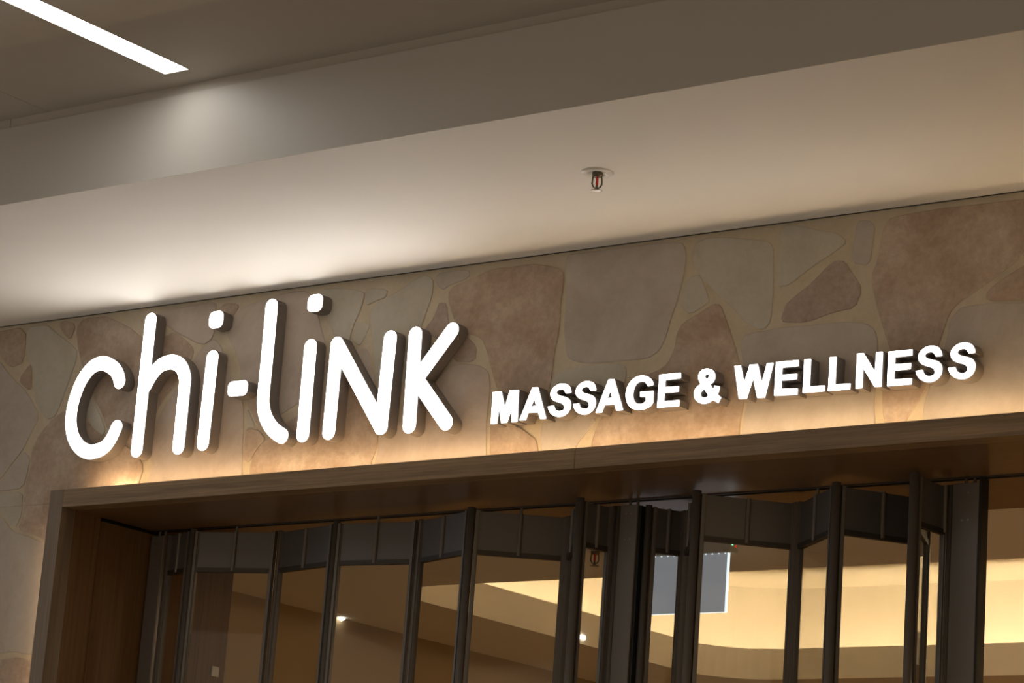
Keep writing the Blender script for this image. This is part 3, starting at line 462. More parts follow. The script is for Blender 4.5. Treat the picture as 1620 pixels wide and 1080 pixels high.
STONES = [('b',[(-6.7445,3.7362),(-6.6522,3.7405),(-6.6191,3.7171),(-6.612,3.6422),(-6.6237,3.6146),(-6.6658,3.6066),(-6.69,3.6139),(-6.7207,3.644),(-6.7383,3.6617),(-6.7606,3.6847),(-6.7695,3.7009),(-6.7738,3.7262)]),('b',[(-6.5793,3.6069),(-6.571,3.5894),(-6.5669,3.5715),(-6.5627,3.535),(-6.5648,3.5228),(-6.5755,3.5223),(-6.5891,3.529),(-6.6195,3.5496),(-6.6201,3.5677),(-6.5915,3.6014)]),('l',[(-6.6012,3.7396),(-6.542,3.7392),(-6.5142,3.7335),(-6.4902,3.7169),(-6.4595,3.6977),(-6.3914,3.6568),(-6.3677,3.6366),(-6.3646,3.6172),(-6.3679,3.5971),(-6.3806,3.5561),(-6.3935,3.5195),(-6.4192,3.4503),(-6.4337,3.4239),(-6.4514,3.4139),(-6.4643,3.4136),(-6.4851,3.4227),(-6.5004,3.4366),(-6.5251,3.4692),(-6.5394,3.5019),(-6.5573,3.5677),(-6.5701,3.5979),(-6.5903,3.623),(-6.6019,3.653),(-6.6162,3.7181)]),('b',[(-6.4607,3.7395),(-6.4531,3.742),(-6.429,3.742),(-6.3958,3.7298),(-6.3882,3.7149),(-6.3988,3.6826),(-6.4125,3.68),(-6.4428,3.7047),(-6.4555,3.7179),(-6.4631,3.7328)]),('g',[(-6.8453,3.6929),(-6.7947,3.6685),(-6.7677,3.6543),(-6.7369,3.6358),(-6.7159,3.6197),(-6.6835,3.5895),(-6.6529,3.5654),(-6.5937,3.523),(-6.5605,3.4925),(-6.5204,3.4433),(-6.5126,3.4175),(-6.5292,3.3895),(-6.5411,3.3678),(-6.5599,3.331),(-6.5785,3.3068),(-6.6154,3.271),(-6.6389,3.2475),(-6.6726,3.2126),(-6.7022,3.2021),(-6.7572,3.2052),(-6.7929,3.3052),(-6.8448,3.6021)]),('g',[(-6.5558,3.3095),(-6.5357,3.2955),(-6.5295,3.2832),(-6.5311,3.2606),(-6.5342,3.2401),(-6.542,3.2015),(-6.5629,3.188),(-6.6179,3.1861),(-6.6573,3.1859),(-6.7208,3.1869),(-6.7279,3.1899),(-6.6857,3.1976),(-6.6604,3.2114),(-6.6266,3.245),(-6.6047,3.2678),(-6.5731,3.3026)]),('l',[(-6.7438,3.1798),(-6.662,3.1776),(-6.6169,3.1771),(-6.5636,3.1779),(-6.5448,3.1684),(-6.5417,3.1393),(-6.5408,3.13),(-6.6647,3.13),(-6.6919,3.143),(-6.7182,3.1555),(-6.7579,3.1742)]),('l',[(-6.5408,3.13),(-6.5402,3.1233),(-6.5389,3.1044),(-6.5434,3.0892),(-6.5584,3.0623),(-6.5787,3.0663),(-6.6244,3.1052),(-6.6528,3.1243),(-6.6647,3.13)]),('g',[(-6.7389,3.1345),(-6.7232,3.13),(-6.7393,3.13)]),('g',[(-6.7232,3.13),(-6.6629,3.1127),(-6.6229,3.0929),(-6.5792,3.0555),(-6.5506,3.0403),(-6.5087,3.032),(-6.4774,3.0231),(-6.4254,3.0045),(-6.3979,2.9814),(-6.3673,2.9309),(-6.3483,2.859),(-6.325,2.7141),(-6.325,2.6819),(-6.336,2.6397),(-6.4048,2.6412),(-6.4427,2.644),(-6.4872,2.6511),(-6.5136,2.6524),(-6.5483,2.6496),(-6.5833,2.6479),(-6.6539,2.6457),(-6.6948,2.7444),(-6.7469,3.0424),(-6.7393,3.13)]),('b',[(-6.6445,2.6254),(-6.5566,2.6285),(-6.5188,2.631),(-6.4933,2.6354),(-6.4698,2.6337),(-6.425,2.6242),(-6.3869,2.6194),(-6.325,2.615),(-6.325,2.4583),(-6.3436,2.4498),(-6.5687,2.4518),(-6.6498,2.4868),(-6.6678,2.5899)]),('b',[(-6.4013,3.4329),(-6.4308,3.4199),(-6.4519,3.4054),(-6.4856,3.3749),(-6.5023,3.3545),(-6.5185,3.3239),(-6.5231,3.3052),(-6.5207,3.2797),(-6.5228,3.2567),(-6.5315,3.213),(-6.5347,3.1897),(-6.5357,3.1633),(-6.5347,3.1431),(-6.5332,3.13),(-6.0428,3.13),(-6.0423,3.1307),(-6.0213,3.1677),(-6.0083,3.2144),(-6.0142,3.2396),(-6.0449,3.2686),(-6.0654,3.2838),(-6.0962,3.3006),(-6.1213,3.3114),(-6.1657,3.3268),(-6.1929,3.3387),(-6.2299,3.3587),(-6.2583,3.3762),(-6.3062,3.4085),(-6.3361,3.4229),(-6.3776,3.4336)]),('b',[(-6.5332,3.13),(-6.5308,3.109),(-6.5326,3.0882),(-6.5421,3.0598),(-6.5348,3.0482),(-6.5038,3.0418),(-6.4768,3.0338),(-6.4268,3.0166),(-6.3878,3.0073),(-6.325,2.9975),(-6.325,3.13)]),('b',[(-6.3789,3.7158),(-6.3692,3.7315),(-6.3558,3.7388),(-6.3395,3.742),(-6.2626,3.742),(-6.2496,3.7391),(-6.2097,3.725),(-6.1842,3.7145),(-6.1476,3.6971),(-6.123,3.6834),(-6.0859,3.6598),(-6.0621,3.65),(-6.0278,3.6443),(-6.0072,3.6436),(-5.9795,3.6473),(-5.964,3.6504),(-5.9449,3.6561),(-5.9334,3.6558),(-5.9177,3.6494),(-5.9059,3.6429),(-5.8861,3.6299),(-5.8728,3.6205),(-5.8528,3.605),(-5.845,3.5957),(-5.8416,3.583),(-5.8448,3.5706),(-5.8576,3.5459),(-5.8668,3.5299),(-5.8815,3.5066),(-5.8976,3.4895),(-5.9313,3.4614),(-5.9498,3.4416),(-5.9716,3.4101),(-5.9841,3.3824),(-5.9999,3.3308),(-6.0157,3.3102),(-6.0473,3.3002),(-6.0679,3.3008),(-6.0981,3.3126),(-6.1233,3.3243),(-6.1688,3.3473),(-6.1916,3.3676),(-6.2143,3.4054),(-6.2304,3.4287),(-6.2558,3.4608),(-6.2708,3.4838),(-6.2902,3.5207),(-6.3053,3.5439),(-6.3311,3.5765),(-6.3443,3.5984),(-6.3582,3.6315),(-6.3667,3.6561),(-6.3783,3.6969)]),('l',[(-6.2845,3.4765),(-6.2726,3.4667),(-6.2616,3.4546),(-6.2405,3.4278),(-6.2252,3.4062),(-6.2008,3.3683),(-6.196,3.3521),(-6.2063,3.3417),(-6.2212,3.3465),(-6.2558,3.3714),(-6.2752,3.3937),(-6.2989,3.4357),(-6.3031,3.4557),(-6.2921,3.4737)]),('p',[(-5.9833,3.7314),(-5.9049,3.7373),(-5.8566,3.7395),(-5.7902,3.7403),(-5.7673,3.7351),(-5.7651,3.7188),(-5.7636,3.6957),(-5.7614,3.6425),(-5.7696,3.6199),(-5.7966,3.6052),(-5.8294,3.6112),(-5.9006,3.6437),(-5.9334,3.66),(-5.9605,3.6763),(-5.977,3.6878),(-5.9995,3.7063),(-6.0075,3.7158),(-6.0089,3.726)]),('b',[(-5.7487,3.7163),(-5.7342,3.7285),(-5.718,3.7309),(-5.6839,3.7263),(-5.6716,3.7217),(-5.6689,3.7129),(-5.6721,3.705),(-5.6845,3.6903),(-5.6953,3.684),(-5.7156,3.6799),(-5.7285,3.6853),(-5.7473,3.7055)]),('p',[(-5.703,3.6248),(-5.6873,3.6025),(-5.677,3.5882),(-5.6616,3.5673),(-5.6528,3.5524),(-5.6418,3.5284),(-5.6366,3.5126),(-5.632,3.4893),(-5.6246,3.4682),(-5.6069,3.4282),(-5.595,3.4045),(-5.5769,3.3731),(-5.564,3.3535),(-5.5435,3.3258),(-5.5282,3.3195),(-5.5031,3.3284),(-5.4846,3.3361),(-5.4541,3.3504),(-5.4315,3.3609),(-5.3941,3.3781),(-5.3704,3.3872),(-5.337,3.3976),(-5.3174,3.4105),(-5.2922,3.4391),(-5.2827,3.4603),(-5.2792,3.4953),(-5.2813,3.5171),(-5.2908,3.5475),(-5.2987,3.5679),(-5.3129,3.599),(-5.3211,3.6176),(-5.3315,3.6424),(-5.339,3.6591),(-5.3511,3.6842),(-5.3596,3.7003),(-5.3729,3.7232),(-5.3853,3.7329),(-5.409,3.7391),(-5.4348,3.7405),(-5.4887,3.7389),(-5.5245,3.7352),(-5.578,3.7261),(-5.6076,3.7201),(-5.6429,3.7115),(-5.6612,3.7027),(-5.6812,3.6851),(-5.6919,3.6698),(-5.7041,3.6416)]),('p',[(-5.767,3.6168),(-5.788,3.6053),(-5.8023,3.5955),(-5.8241,3.5778),(-5.8353,3.5649),(-5.847,3.5437),(-5.8551,3.5281),(-5.8679,3.5021),(-5.8826,3.4829),(-5.914,3.4511),(-5.9319,3.4308),(-5.954,3.4019),(-5.966,3.3782),(-5.9797,3.3363),(-5.9862,3.3122),(-5.9917,3.2821),(-5.9877,3.2615),(-5.97,3.2298),(-5.9702,3.2083),(-5.9884,3.1755),(-5.9915,3.1514),(-5.9866,3.13),(-5.587,3.13),(-5.5818,3.1324),(-5.5924,3.2395),(-5.596,3.2831),(-5.5959,3.307),(-5.5982,3.3326),(-5.605,3.3857),(-5.6154,3.4137),(-5.6399,3.4445),(-5.6545,3.4642),(-5.674,3.4924),(-5.6867,3.5125),(-5.7051,3.5444),(-5.7138,3.5622),(-5.7215,3.5837),(-5.7312,3.5968),(-5.7528,3.6147)]),('b',[(-5.5841,3.3152),(-5.5719,3.3179),(-5.561,3.3171),(-5.5401,3.3121),(-5.5268,3.3044),(-5.5076,3.2865),(-5.5073,3.2758),(-5.5255,3.2617),(-5.5372,3.2479),(-5.5538,3.2206),(-5.5648,3.2134),(-5.5811,3.2192),(-5.5868,3.2318),(-5.5879,3.264),(-5.5882,3.2826),(-5.5881,3.3064)]),('l',[(-5.5859,3.3783),(-5.5571,3.3355),(-5.5517,3.3216),(-5.5642,3.3225),(-5.572,3.3223),(-5.5826,3.3206),(-5.5881,3.3346),(-5.5936,3.378)]),('b',[(-5.4918,3.283),(-5.4721,3.2969),(-5.4574,3.3061),(-5.4331,3.3197),(-5.4154,3.3286),(-5.3866,3.3418),(-5.3659,3.3497),(-5.3324,3.36),(-5.3096,3.3704),(-5.2747,3.3911),(-5.254,3.4058),(-5.227,3.4294),(-5.2082,3.4376),(-5.1788,3.4386),(-5.1596,3.4336),(-5.1314,3.4173),(-5.114,3.4005),(-5.0898,3.3661),(-5.0768,3.3352),(-5.0617,3.2766),(-5.0577,3.2488),(-5.0608,3.2239),(-5.0648,3.2078),(-5.0738,3.1844),(-5.0729,3.1586),(-5.0667,3.13),(-5.5463,3.13),(-5.5525,3.1785),(-5.5534,3.2052),(-5.5478,3.2226),(-5.5421,3.234),(-5.5303,3.251),(-5.5208,3.2609),(-5.504,3.274)]),('l',[(-5.1822,3.6141),(-5.1838,3.6025),(-5.1855,3.5905),(-5.1886,3.566),(-5.1834,3.5546),(-5.1646,3.5446),(-5.1546,3.5476),(-5.1434,3.5665),(-5.1369,3.5784),(-5.1285,3.5952),(-5.1274,3.6025),(-5.1323,3.6078),(-5.1435,3.6112),(-5.1721,3.6163)]),('p',[(-5.1735,3.5275),(-5.1579,3.5331),(-5.1482,3.5338),(-5.1345,3.5302),(-5.1276,3.5249),(-5.1204,3.5126),(-5.115,3.4993),(-5.1062,3.4717),(-5.0999,3.4545),(-5.09,3.4305),(-5.0931,3.423),(-5.1122,3.4246),(-5.1283,3.4337),(-5.1576,3.4594),(-5.1696,3.4795),(-5.1764,3.5141)]),('l',[(-5.3312,3.7301),(-5.3227,3.7353),(-5.3016,3.7351),(-5.2469,3.7293),(-5.2148,3.724),(-5.1736,3.7138),(-5.1594,3.7072),(-5.1584,3.6976),(-5.1604,3.6852),(-5.1678,3.6575),(-5.1739,3.6416),(-5.1849,3.6214),(-5.1907,3.607),(-5.1971,3.5841),(-5.1996,3.5709),(-5.2006,3.5546),(-5.2095,3.5499),(-5.2351,3.5522),(-5.2472,3.5581),(-5.2578,3.5732),(-5.2646,3.5845),(-5.2743,3.6032),(-5.2824,3.617),(-5.297,3.6399),(-5.3069,3.656),(-5.322,3.6813),(-5.3284,3.6975),(-5.3326,3.7207)]),('l',[(-5.1474,3.7142),(-5.1389,3.7168),(-5.1226,3.7159),(-5.0825,3.7106),(-5.07,3.7038),(-5.0728,3.6888),(-5.0809,3.6826),(-5.1024,3.6788),(-5.1176,3.6749),(-5.1418,3.6667),(-5.1499,3.6739),(-5.1502,3.7034)]),('l',[(-4.9202,3.7352),(-4.905,3.7254),(-4.8989,3.717),(-4.896,3.7015),(-4.8957,3.6895),(-4.8979,3.6689),(-4.902,3.6531),(-4.912,3.6262),(-4.9183,3.6087),(-4.9271,3.583),(-4.9316,3.5665),(-4.9363,3.5426),(-4.9415,3.5235),(-4.9523,3.4899),(-4.9595,3.4675),(-4.9702,3.4339),(-4.9821,3.4111),(-5.0072,3.3764),(-5.0245,3.3682),(-5.0516,3.3784),(-5.0655,3.3918),(-5.0804,3.422),(-5.0876,3.4446),(-5.0947,3.4824),(-5.1001,3.5101),(-5.1095,3.5552),(-5.1154,3.5784),(-5.124,3.6026),(-5.1279,3.6163),(-5.1312,3.6331),(-5.1302,3.642),(-5.1239,3.652),(-5.1168,3.6591),(-5.102,3.6706),(-5.0839,3.6789),(-5.0446,3.6925),(-5.0178,3.7038),(-4.9765,3.724),(-4.9553,3.7323),(-4.9328,3.737)]),('g',[(-4.8871,3.7312),(-4.8749,3.738),(-4.8493,3.7399),(-4.7845,3.7386),(-4.7628,3.7328),(-4.7627,3.7167),(-4.7782,3.708),(-4.8249,3.6979),(-4.844,3.6923),(-4.8547,3.6852),(-4.8639,3.6877),(-4.8809,3.7023),(-4.8875,3.7115),(-4.8902,3.7245)]),('b',[(-4.831,3.6793),(-4.822,3.6876),(-4.808,3.6931),(-4.7752,3.7011),(-4.7543,3.707),(-4.7247,3.7164),(-4.7053,3.7216),(-4.6769,3.7277),(-4.6555,3.7292),(-4.6197,3.7275),(-4.5956,3.7276),(-4.5591,3.7292),(-4.5342,3.7276),(-4.496,3.7212),(-4.4714,3.7151),(-4.4358,3.7033),(-4.4227,3.6903),(-4.4192,3.663),(-4.4195,3.6451),(-4.4238,3.6187),(-4.425,3.5902),(-4.4241,3.5311),(-4.426,3.5013),(-4.4327,3.4708),(-4.4356,3.4479),(-4.4376,3.4093),(-4.4396,3.3856),(-4.4434,3.3528),(-4.4475,3.333),(-4.4557,3.3061),(-4.4852,3.2974),(-4.5651,3.298),(-4.5987,3.3099),(-4.6195,3.3448),(-4.6311,3.3681),(-4.6451,3.4028),(-4.6552,3.428),(-4.6712,3.4688),(-4.681,3.4903),(-4.6942,3.5142),(-4.7115,3.5271),(-4.7503,3.5421),(-4.7702,3.5523),(-4.7912,3.5681),(-4.8017,3.5801),(-4.812,3.6007),(-4.8192,3.6163),(-4.8302,3.6427),(-4.8339,3.6565),(-4.834,3.6715)]),('r',[(-4.869,3.6443),(-4.8634,3.646),(-4.8573,3.6454),(-4.8442,3.6418),(-4.8374,3.63),(-4.8301,3.5982),(-4.8257,3.5824),(-4.82,3.567),(-4.823,3.5546),(-4.8377,3.5331),(-4.8585,3.5335),(-4.906,3.5564),(-4.9159,3.57),(-4.8977,3.5878),(-4.8889,3.5989),(-4.8806,3.6143),(-4.8764,3.6243),(-4.8722,3.6388)]),('r',[(-4.749,3.5295),(-4.7234,3.5066),(-4.7153,3.49),(-4.7169,3.463),(-4.7342,3.4555),(-4.7845,3.4598),(-4.799,3.4714),(-4.7922,3.5015),(-4.7834,3.5167),(-4.7641,3.532)]),('p',[(-5.0472,3.2572),(-5.0341,3.27),(-5.0162,3.2809),(-4.9754,3.3007),(-4.9531,3.3142),(-4.9268,3.3351),(-4.9054,3.3562),(-4.8675,3.3986),(-4.8448,3.4203),(-4.8148,3.4428),(-4.7984,3.4513),(-4.7792,3.4541),(-4.7588,3.4527),(-4.7166,3.4457),(-4.6963,3.4398),(-4.6776,3.4291),(-4.6691,3.4217),(-4.6626,3.4098),(-4.6591,3.3965),(-4.655,3.3681),(-4.6544,3.3469),(-4.6566,3.3113),(-4.6576,3.2928),(-4.6585,3.2729),(-4.655,3.2255),(-4.6461,3.13),(-5.0592,3.13),(-5.0604,3.1495),(-5.0602,3.1783),(-5.0556,3.203),(-5.0536,3.2196),(-5.052,3.2446)]),('g',[(-4.4125,3.7375),(-4.4023,3.7419),(-4.4016,3.742),(-4.1195,3.742),(-4.1129,3.7419),(-4.0462,3.7387),(-4.0244,3.7318),(-4.015,3.722),(-4.0086,3.6994),(-4.0074,3.6819),(-4.0103,3.6517),(-4.0141,3.6286),(-4.0227,3.5895),(-4.0297,3.5649),(-4.0423,3.5305),(-4.0487,3.5095),(-4.0555,3.4811),(-4.0617,3.4633),(-4.0737,3.4386),(-4.0853,3.4263),(-4.1083,3.4144),(-4.1323,3.4108),(-4.1816,3.4118),(-4.2164,3.4124),(-4.2714,3.4128),(-4.302,3.4144),(-4.3386,3.4187),(-4.358,3.4233),(-4.3797,3.4329),(-4.3893,3.4437),(-4.3963,3.4664),(-4.4005,3.4849),(-4.4058,3.5174),(-4.4074,3.542),(-4.4069,3.5831),(-4.4089,3.6179),(-4.4154,3.6813),(-4.4173,3.7091),(-4.4162,3.7293)]),('l',[(-4.4258,3.3884),(-4.4044,3.3987),(-4.3756,3.4032),(-4.311,3.4064),(-4.2736,3.4072),(-4.2261,3.4063),(-4.2059,3.4042),(-4.1928,3.3987),(-4.1872,3.3925),(-4.1838,3.3792),(-4.1835,3.3695),(-4.186,3.3534),(-4.1917,3.3395),(-4.2063,3.3138),(-4.2343,3.3016),(-4.3039,3.2907),(-4.3482,3.2906),(-4.4117,3.3009),(-4.4346,3.3155),(-4.4401,3.3489),(-4.4401,3.365),(-4.4348,3.38)]),('b',[(-4.6326,3.2709),(-4.5992,3.2607),(-4.5791,3.2559),(-4.5519,3.2518),(-4.5358,3.2459),(-4.5147,3.2322),(-4.5015,3.2236),(-4.4833,3.2114),(-4.4753,3.201),(-4.4698,3.182),(-4.4655,3.1582),(-4.4617,3.13),(-4.6326,3.13),(-4.6389,3.1984),(-4.642,3.2373),(-4.6433,3.265)]),('g',[(-4.4505,3.2648),(-4.4226,3.277),(-4.398,3.2798),(-4.3522,3.2764),(-4.3237,3.2706),(-4.284,3.2568),(-4.2775,3.2451),(-4.2976,3.2239),(-4.3099,3.2111),(-4.3265,3.1939),(-4.3343,3.184),(-4.3411,3.1716),(-4.3432,3.1502),(-4.343,3.13),(-4.4511,3.13),(-4.4588,3.188),(-4.462,3.2245),(-4.4603,3.2517)]),('b',[(-3.9063,3.546),(-3.8927,3.5435),(-3.8845,3.5356),(-3.8736,3.5142),(-3.8629,3.4905),(-3.8417,3.4409),(-3.8308,3.4134),(-3.8193,3.3808),(-3.8122,3.3567),(-3.8027,3.3171),(-3.7986,3.2958),(-3.796,3.2717),(-3.7969,3.2533),(-3.8021,3.2226),(-3.8043,3.2051),(-3.8053,3.1833),(-3.8048,3.1609),(-3.8029,3.13),(-4.2846,3.13),(-4.2871,3.1615),(-4.2864,3.185),(-4.2804,3.2062),(-4.276,3.2202),(-4.2686,3.2412),(-4.259,3.2534),(-4.2372,3.2691),(-4.2201,3.2829),(-4.1903,3.3085),(-4.1775,3.324),(-4.169,3.3449),(-4.1591,3.3541),(-4.1383,3.361),(-4.121,3.3653),(-4.0902,3.3712),(-4.0739,3.3766),(-4.056,3.3869),(-4.046,3.3982),(-4.034,3.4217),(-4.029,3.4384),(-4.0258,3.465),(-4.0211,3.4795),(-4.0098,3.4968),(-3.9941,3.5078),(-3.9583,3.5236),(-3.9392,3.5325),(-3.9179,3.5432)]),('l',[(-3.9868,3.6329),(-3.9708,3.6345),(-3.9629,3.6322),(-3.9549,3.6238),(-3.9471,3.6104),(-3.9316,3.5786),(-3.9262,3.5648),(-3.9256,3.555),(-3.9373,3.5458),(-3.9729,3.528),(-3.9918,3.5281),(-4.0128,3.5463),(-4.0184,3.5623),(-4.0142,3.5922),(-4.0087,3.6082),(-3.9962,3.6263)]),('l',[(-3.9901,3.7071),(-3.9704,3.7289),(-3.9516,3.7361),(-3.9147,3.7361),(-3.8723,3.7305),(-3.7818,3.7135),(-3.7488,3.7061),(-3.7402,3.7009),(-3.7351,3.6949),(-3.7284,3.6825),(-3.7253,3.6552),(-3.7226,3.586),(-3.7223,3.5461),(-3.7242,3.4957),(-3.7289,3.4747),(-3.7412,3.4623),(-3.7497,3.4589),(-3.7629,3.4611),(-3.7747,3.4661),(-3.7969,3.4788),(-3.8124,3.4912),(-3.8367,3.5159),(-3.8559,3.5338),(-3.8891,3.5628),(-3.9098,3.5821),(-3.9386,3.6109),(-3.954,3.6276),(-3.9714,3.649),(-3.9811,3.6649),(-3.9927,3.6911)]),('l',[(-3.7051,3.7316),(-3.6936,3.742),(-3.6703,3.742),(-3.6471,3.7361),(-3.6249,3.7295),(-3.5893,3.7179),(-3.5688,3.7123),(-3.5432,3.7072),(-3.5274,3.6994),(-3.5059,3.6812),(-3.5069,3.6701),(-3.5314,3.6551),(-3.5535,3.6432),(-3.5953,3.6227),(-3.6216,3.6077),(-3.6589,3.5833),(-3.6795,3.5746),(-3.7042,3.573),(-3.7131,3.5845),(-3.715,3.6207),(-3.7144,3.6518),(-3.7105,3.7088)]),('r',[(-3.6768,3.5242),(-3.661,3.5362),(-3.6445,3.5474),(-3.6107,3.5691),(-3.5913,3.5838),(-3.567,3.6063),(-3.5533,3.6167),(-3.5364,3.6252),(-3.5258,3.6269),(-3.5107,3.6231),(-3.5004,3.6144),(-3.4845,3.5918),(-3.4731,3.5757),(-3.4549,3.55),(-3.4529,3.5311),(-3.465,3.5004),(-3.4816,3.4893),(-3.519,3.4868),(-3.5474,3.482),(-3.5952,3.4701),(-3.6204,3.4667),(-3.6484,3.4683),(-3.6652,3.4703),(-3.6877,3.4746),(-3.6926,3.4848),(-3.6846,3.5114)]),('g',[(-3.4674,3.7296),(-3.4457,3.7291),(-3.4346,3.7253),(-3.4227,3.7145),(-3.4196,3.7034),(-3.422,3.6807),(-3.4244,3.6589),(-3.4293,3.6158),(-3.4424,3.6045),(-3.4768,3.6135),(-3.4865,3.6274),(-3.4813,3.6602),(-3.4785,3.6828),(-3.4756,3.7181)]),('b',[(-3.3856,3.7142),(-3.3758,3.7245),(-3.3438,3.7292),(-3.2575,3.7331),(-3.2087,3.734),(-3.1489,3.7327),(-3.0942,3.7317),(-2.99,3.7297),(-2.9345,3.7285),(-2.8723,3.7266),(-2.8512,3.7114),(-2.8501,3.6675),(-2.8702,3.6424),(-2.9315,3.6107),(-2.9594,3.5961),(-2.9821,3.5837),(-3.0068,3.5685),(-3.0586,3.5351),(-3.0849,3.519),(-3.112,3.5038),(-3.1302,3.4937),(-3.1576,3.4784),(-3.1719,3.4681),(-3.1875,3.4526),(-3.1963,3.4364),(-3.2069,3.4033),(-3.2137,3.3826),(-3.2235,3.3534),(-3.2411,3.3399),(-3.2841,3.3287),(-3.3098,3.3309),(-3.3435,3.3491),(-3.3602,3.3691),(-3.3765,3.4113),(-3.387,3.4394),(-3.4023,3.4818),(-3.4111,3.511),(-3.4221,3.5565),(-3.422,3.5802),(-3.4108,3.6058),(-3.4053,3.627),(-3.4002,3.6647),(-3.3966,3.684),(-3.3907,3.7041)]),('b',[(-3.377,3.2695),(-3.3721,3.2842),(-3.3596,3.2922),(-3.3269,3.3015),(-3.3006,3.3),(-3.2542,3.286),(-3.2414,3.2753),(-3.2494,3.2571),(-3.2613,3.2381),(-3.2891,3.1994),(-3.3001,3.1833),(-3.3051,3.1738),(-3.307,3.1567),(-3.3073,3.13),(-3.3642,3.13),(-3.3664,3.1623),(-3.3692,3.1845),(-3.3747,3.208),(-3.3769,3.2256),(-3.3782,3.2548)]),('g',[(-3.1803,3.4402),(-3.1657,3.4558),(-3.1527,3.4615),(-3.1281,3.4631),(-3.1082,3.4634),(-3.0732,3.4629),(-3.0388,3.4607),(-2.9706,3.4548),(-2.9139,3.4519),(-2.8117,3.4494),(-2.7763,3.3781),(-2.7719,3.1668),(-2.8209,3.13),(-3.2488,3.13),(-3.2514,3.1593),(-3.2537,3.1809),(-3.2565,3.199),(-3.2553,3.2131),(-3.2486,3.2374),(-3.2414,3.2567),(-3.2265,3.2904),(-3.2186,3.3097),(-3.2097,3.3338),(-3.2043,3.3517),(-3.1967,3.3809),(-3.1937,3.3967),(-3.1922,3.4146),(-3.1904,3.4235),(-3.1864,3.4321)]),('b',[(-3.0906,3.4776),(-3.0868,3.4932),(-3.0766,3.5041),(-3.0496,3.5213),(-3.0227,3.536),(-2.969,3.5629),(-2.9238,3.5774),(-2.8419,3.5938),(-2.814,3.5731),(-2.8123,3.4945),(-2.839,3.4665),(-2.9208,3.4612),(-2.962,3.4605),(-3.0038,3.4638),(-3.0325,3.4664),(-3.077,3.4709)]),('g',[(-3.8126,3.4353),(-3.8049,3.4472),(-3.7882,3.452),(-3.7455,3.4542),(-3.727,3.4556),(-3.7142,3.4576),(-3.6812,3.4579),(-3.5951,3.4569),(-3.5515,3.4565),(-3.507,3.4564),(-3.4803,3.4541),(-3.445,3.4477),(-3.4282,3.442),(-3.4131,3.4313),(-3.4059,3.4211),(-3.3995,3.4012),(-3.397,3.3873),(-3.396,3.3659),(-3.3962,3.3452),(-3.3978,3.3049),(-3.3988,3.278),(-3.4004,3.2378),(-3.3997,3.2149),(-3.3963,3.1866),(-3.3945,3.163),(-3.3929,3.13),(-3.795,3.13),(-3.7969,3.1603),(-3.7971,3.1844),(-3.7952,3.2113),(-3.7925,3.227),(-3.7867,3.2473),(-3.7856,3.2629),(-3.7884,3.2891),(-3.7924,3.3104),(-3.8018,3.3477),(-3.8065,3.3674),(-3.8114,3.3888),(-3.8134,3.4031),(-3.8147,3.4242)])]

ZC, ZB, ZM, YB = 3.752, 3.983, 4.012, -1.008      # shop soffit, bulkhead top, mall ceiling, bulkhead face
ZH, ZU, PR = 3.158, 3.100, -0.060                 # header top, header underside, how far the surround stands proud
XL, XI, XR = -6.349, -6.289, -1.20                # surround: outer left, inner left, inner right
YIN = 0.766                                       # inner edge of the timber lining
XW = -6.88                                        # left wall of the shop

# ================================================================ setting
# --- stone front wall: mortar bed with flat irregular stones let into it
bm = bmesh.new()
box(bm, -9.5, XL + 0.01, 0.0032, 0.10, 0, ZC)
box(bm, XL + 0.01, XR + 0.05, 0.0032, 0.10, ZH - 0.02, ZC)
box(bm, XR + 0.05, 2.0, 0.0032, 0.10, 0, ZC)
SM = [M['mortar'], M['brown'], M['grey'], M['light'], M['pink'], M['rose']]
IDX = {'b': 1, 'g': 2, 'l': 3, 'p': 4, 'r': 5}


def add_stone(poly, mi, dy=0.0):
    P = [Vector(p) for p in poly]
    # drop near duplicates
    Q = []
    for p in P:
        if not Q or (p - Q[-1]).length > 0.0015:
            Q.append(p)
    if (Q[0] - Q[-1]).length < 0.0015:
        Q.pop()
    L = len(Q)
    if L < 3:
        return
    area = sum(Q[i].x * Q[(i + 1) % L].y - Q[(i + 1) % L].x * Q[i].y for i in range(L))
    if area < 0:
        Q.reverse()
    ins = []
    for i in range(L):
        d = ((Q[i] - Q[i - 1]).normalized() + (Q[(i + 1) % L] - Q[i]).normalized())
        if d.length < 1e-4:
            d = Q[(i + 1) % L] - Q[i - 1]
        d.normalize()
        ins.append(Q[i] + Vector((-d.y, d.x)) * 0.0022)
    a = [bm.verts.new((q.x, 0.0040, q.y)) for q in Q]
    b = [bm.verts.new((q.x, 0.0012 + dy, q.y)) for q in Q]
    c = [bm.verts.new((q.x, 0.0 + dy, q.y)) for q in ins]
    for i in range(L):
        j = (i + 1) % L
        bm.faces.new((a[i], a[j], b[j], b[i])).material_index = mi
        bm.faces.new((b[i], b[j], c[j], c[i])).material_index = mi
    for t in tessellate_polygon([[Vector((q.x, q.y, 0)) for q in ins]]):
        bm.faces.new([c[i] for i in t]).material_index = mi


for k, (t, poly) in enumerate(STONES):
    add_stone(poly, IDX[t], dy=random.uniform(-0.0006, 0.0012))


def blob(cx, cz, rx, rz):
    n_ = random.choice((5, 6, 7))
    ph = random.random() * 6
    pts = [(cx + rx * random.uniform(.72, 1.0) * math.cos(ph + 6.283 * i / n_), cz + rz * random.uniform(.72, 1.0) * math.sin(ph + 6.283 * i / n_)) for i in range(n_)]
    for _ in range(2):
        q = []
        for i in range(len(pts)):
            a, b = pts[i], pts[(i + 1) % len(pts)]
            q += [(a[0] * .8 + b[0] * .2, a[1] * .8 + b[1] * .2), (a[0] * .2 + b[0] * .8, a[1] * .2 + b[1] * .8)]
        pts = q
    return pts


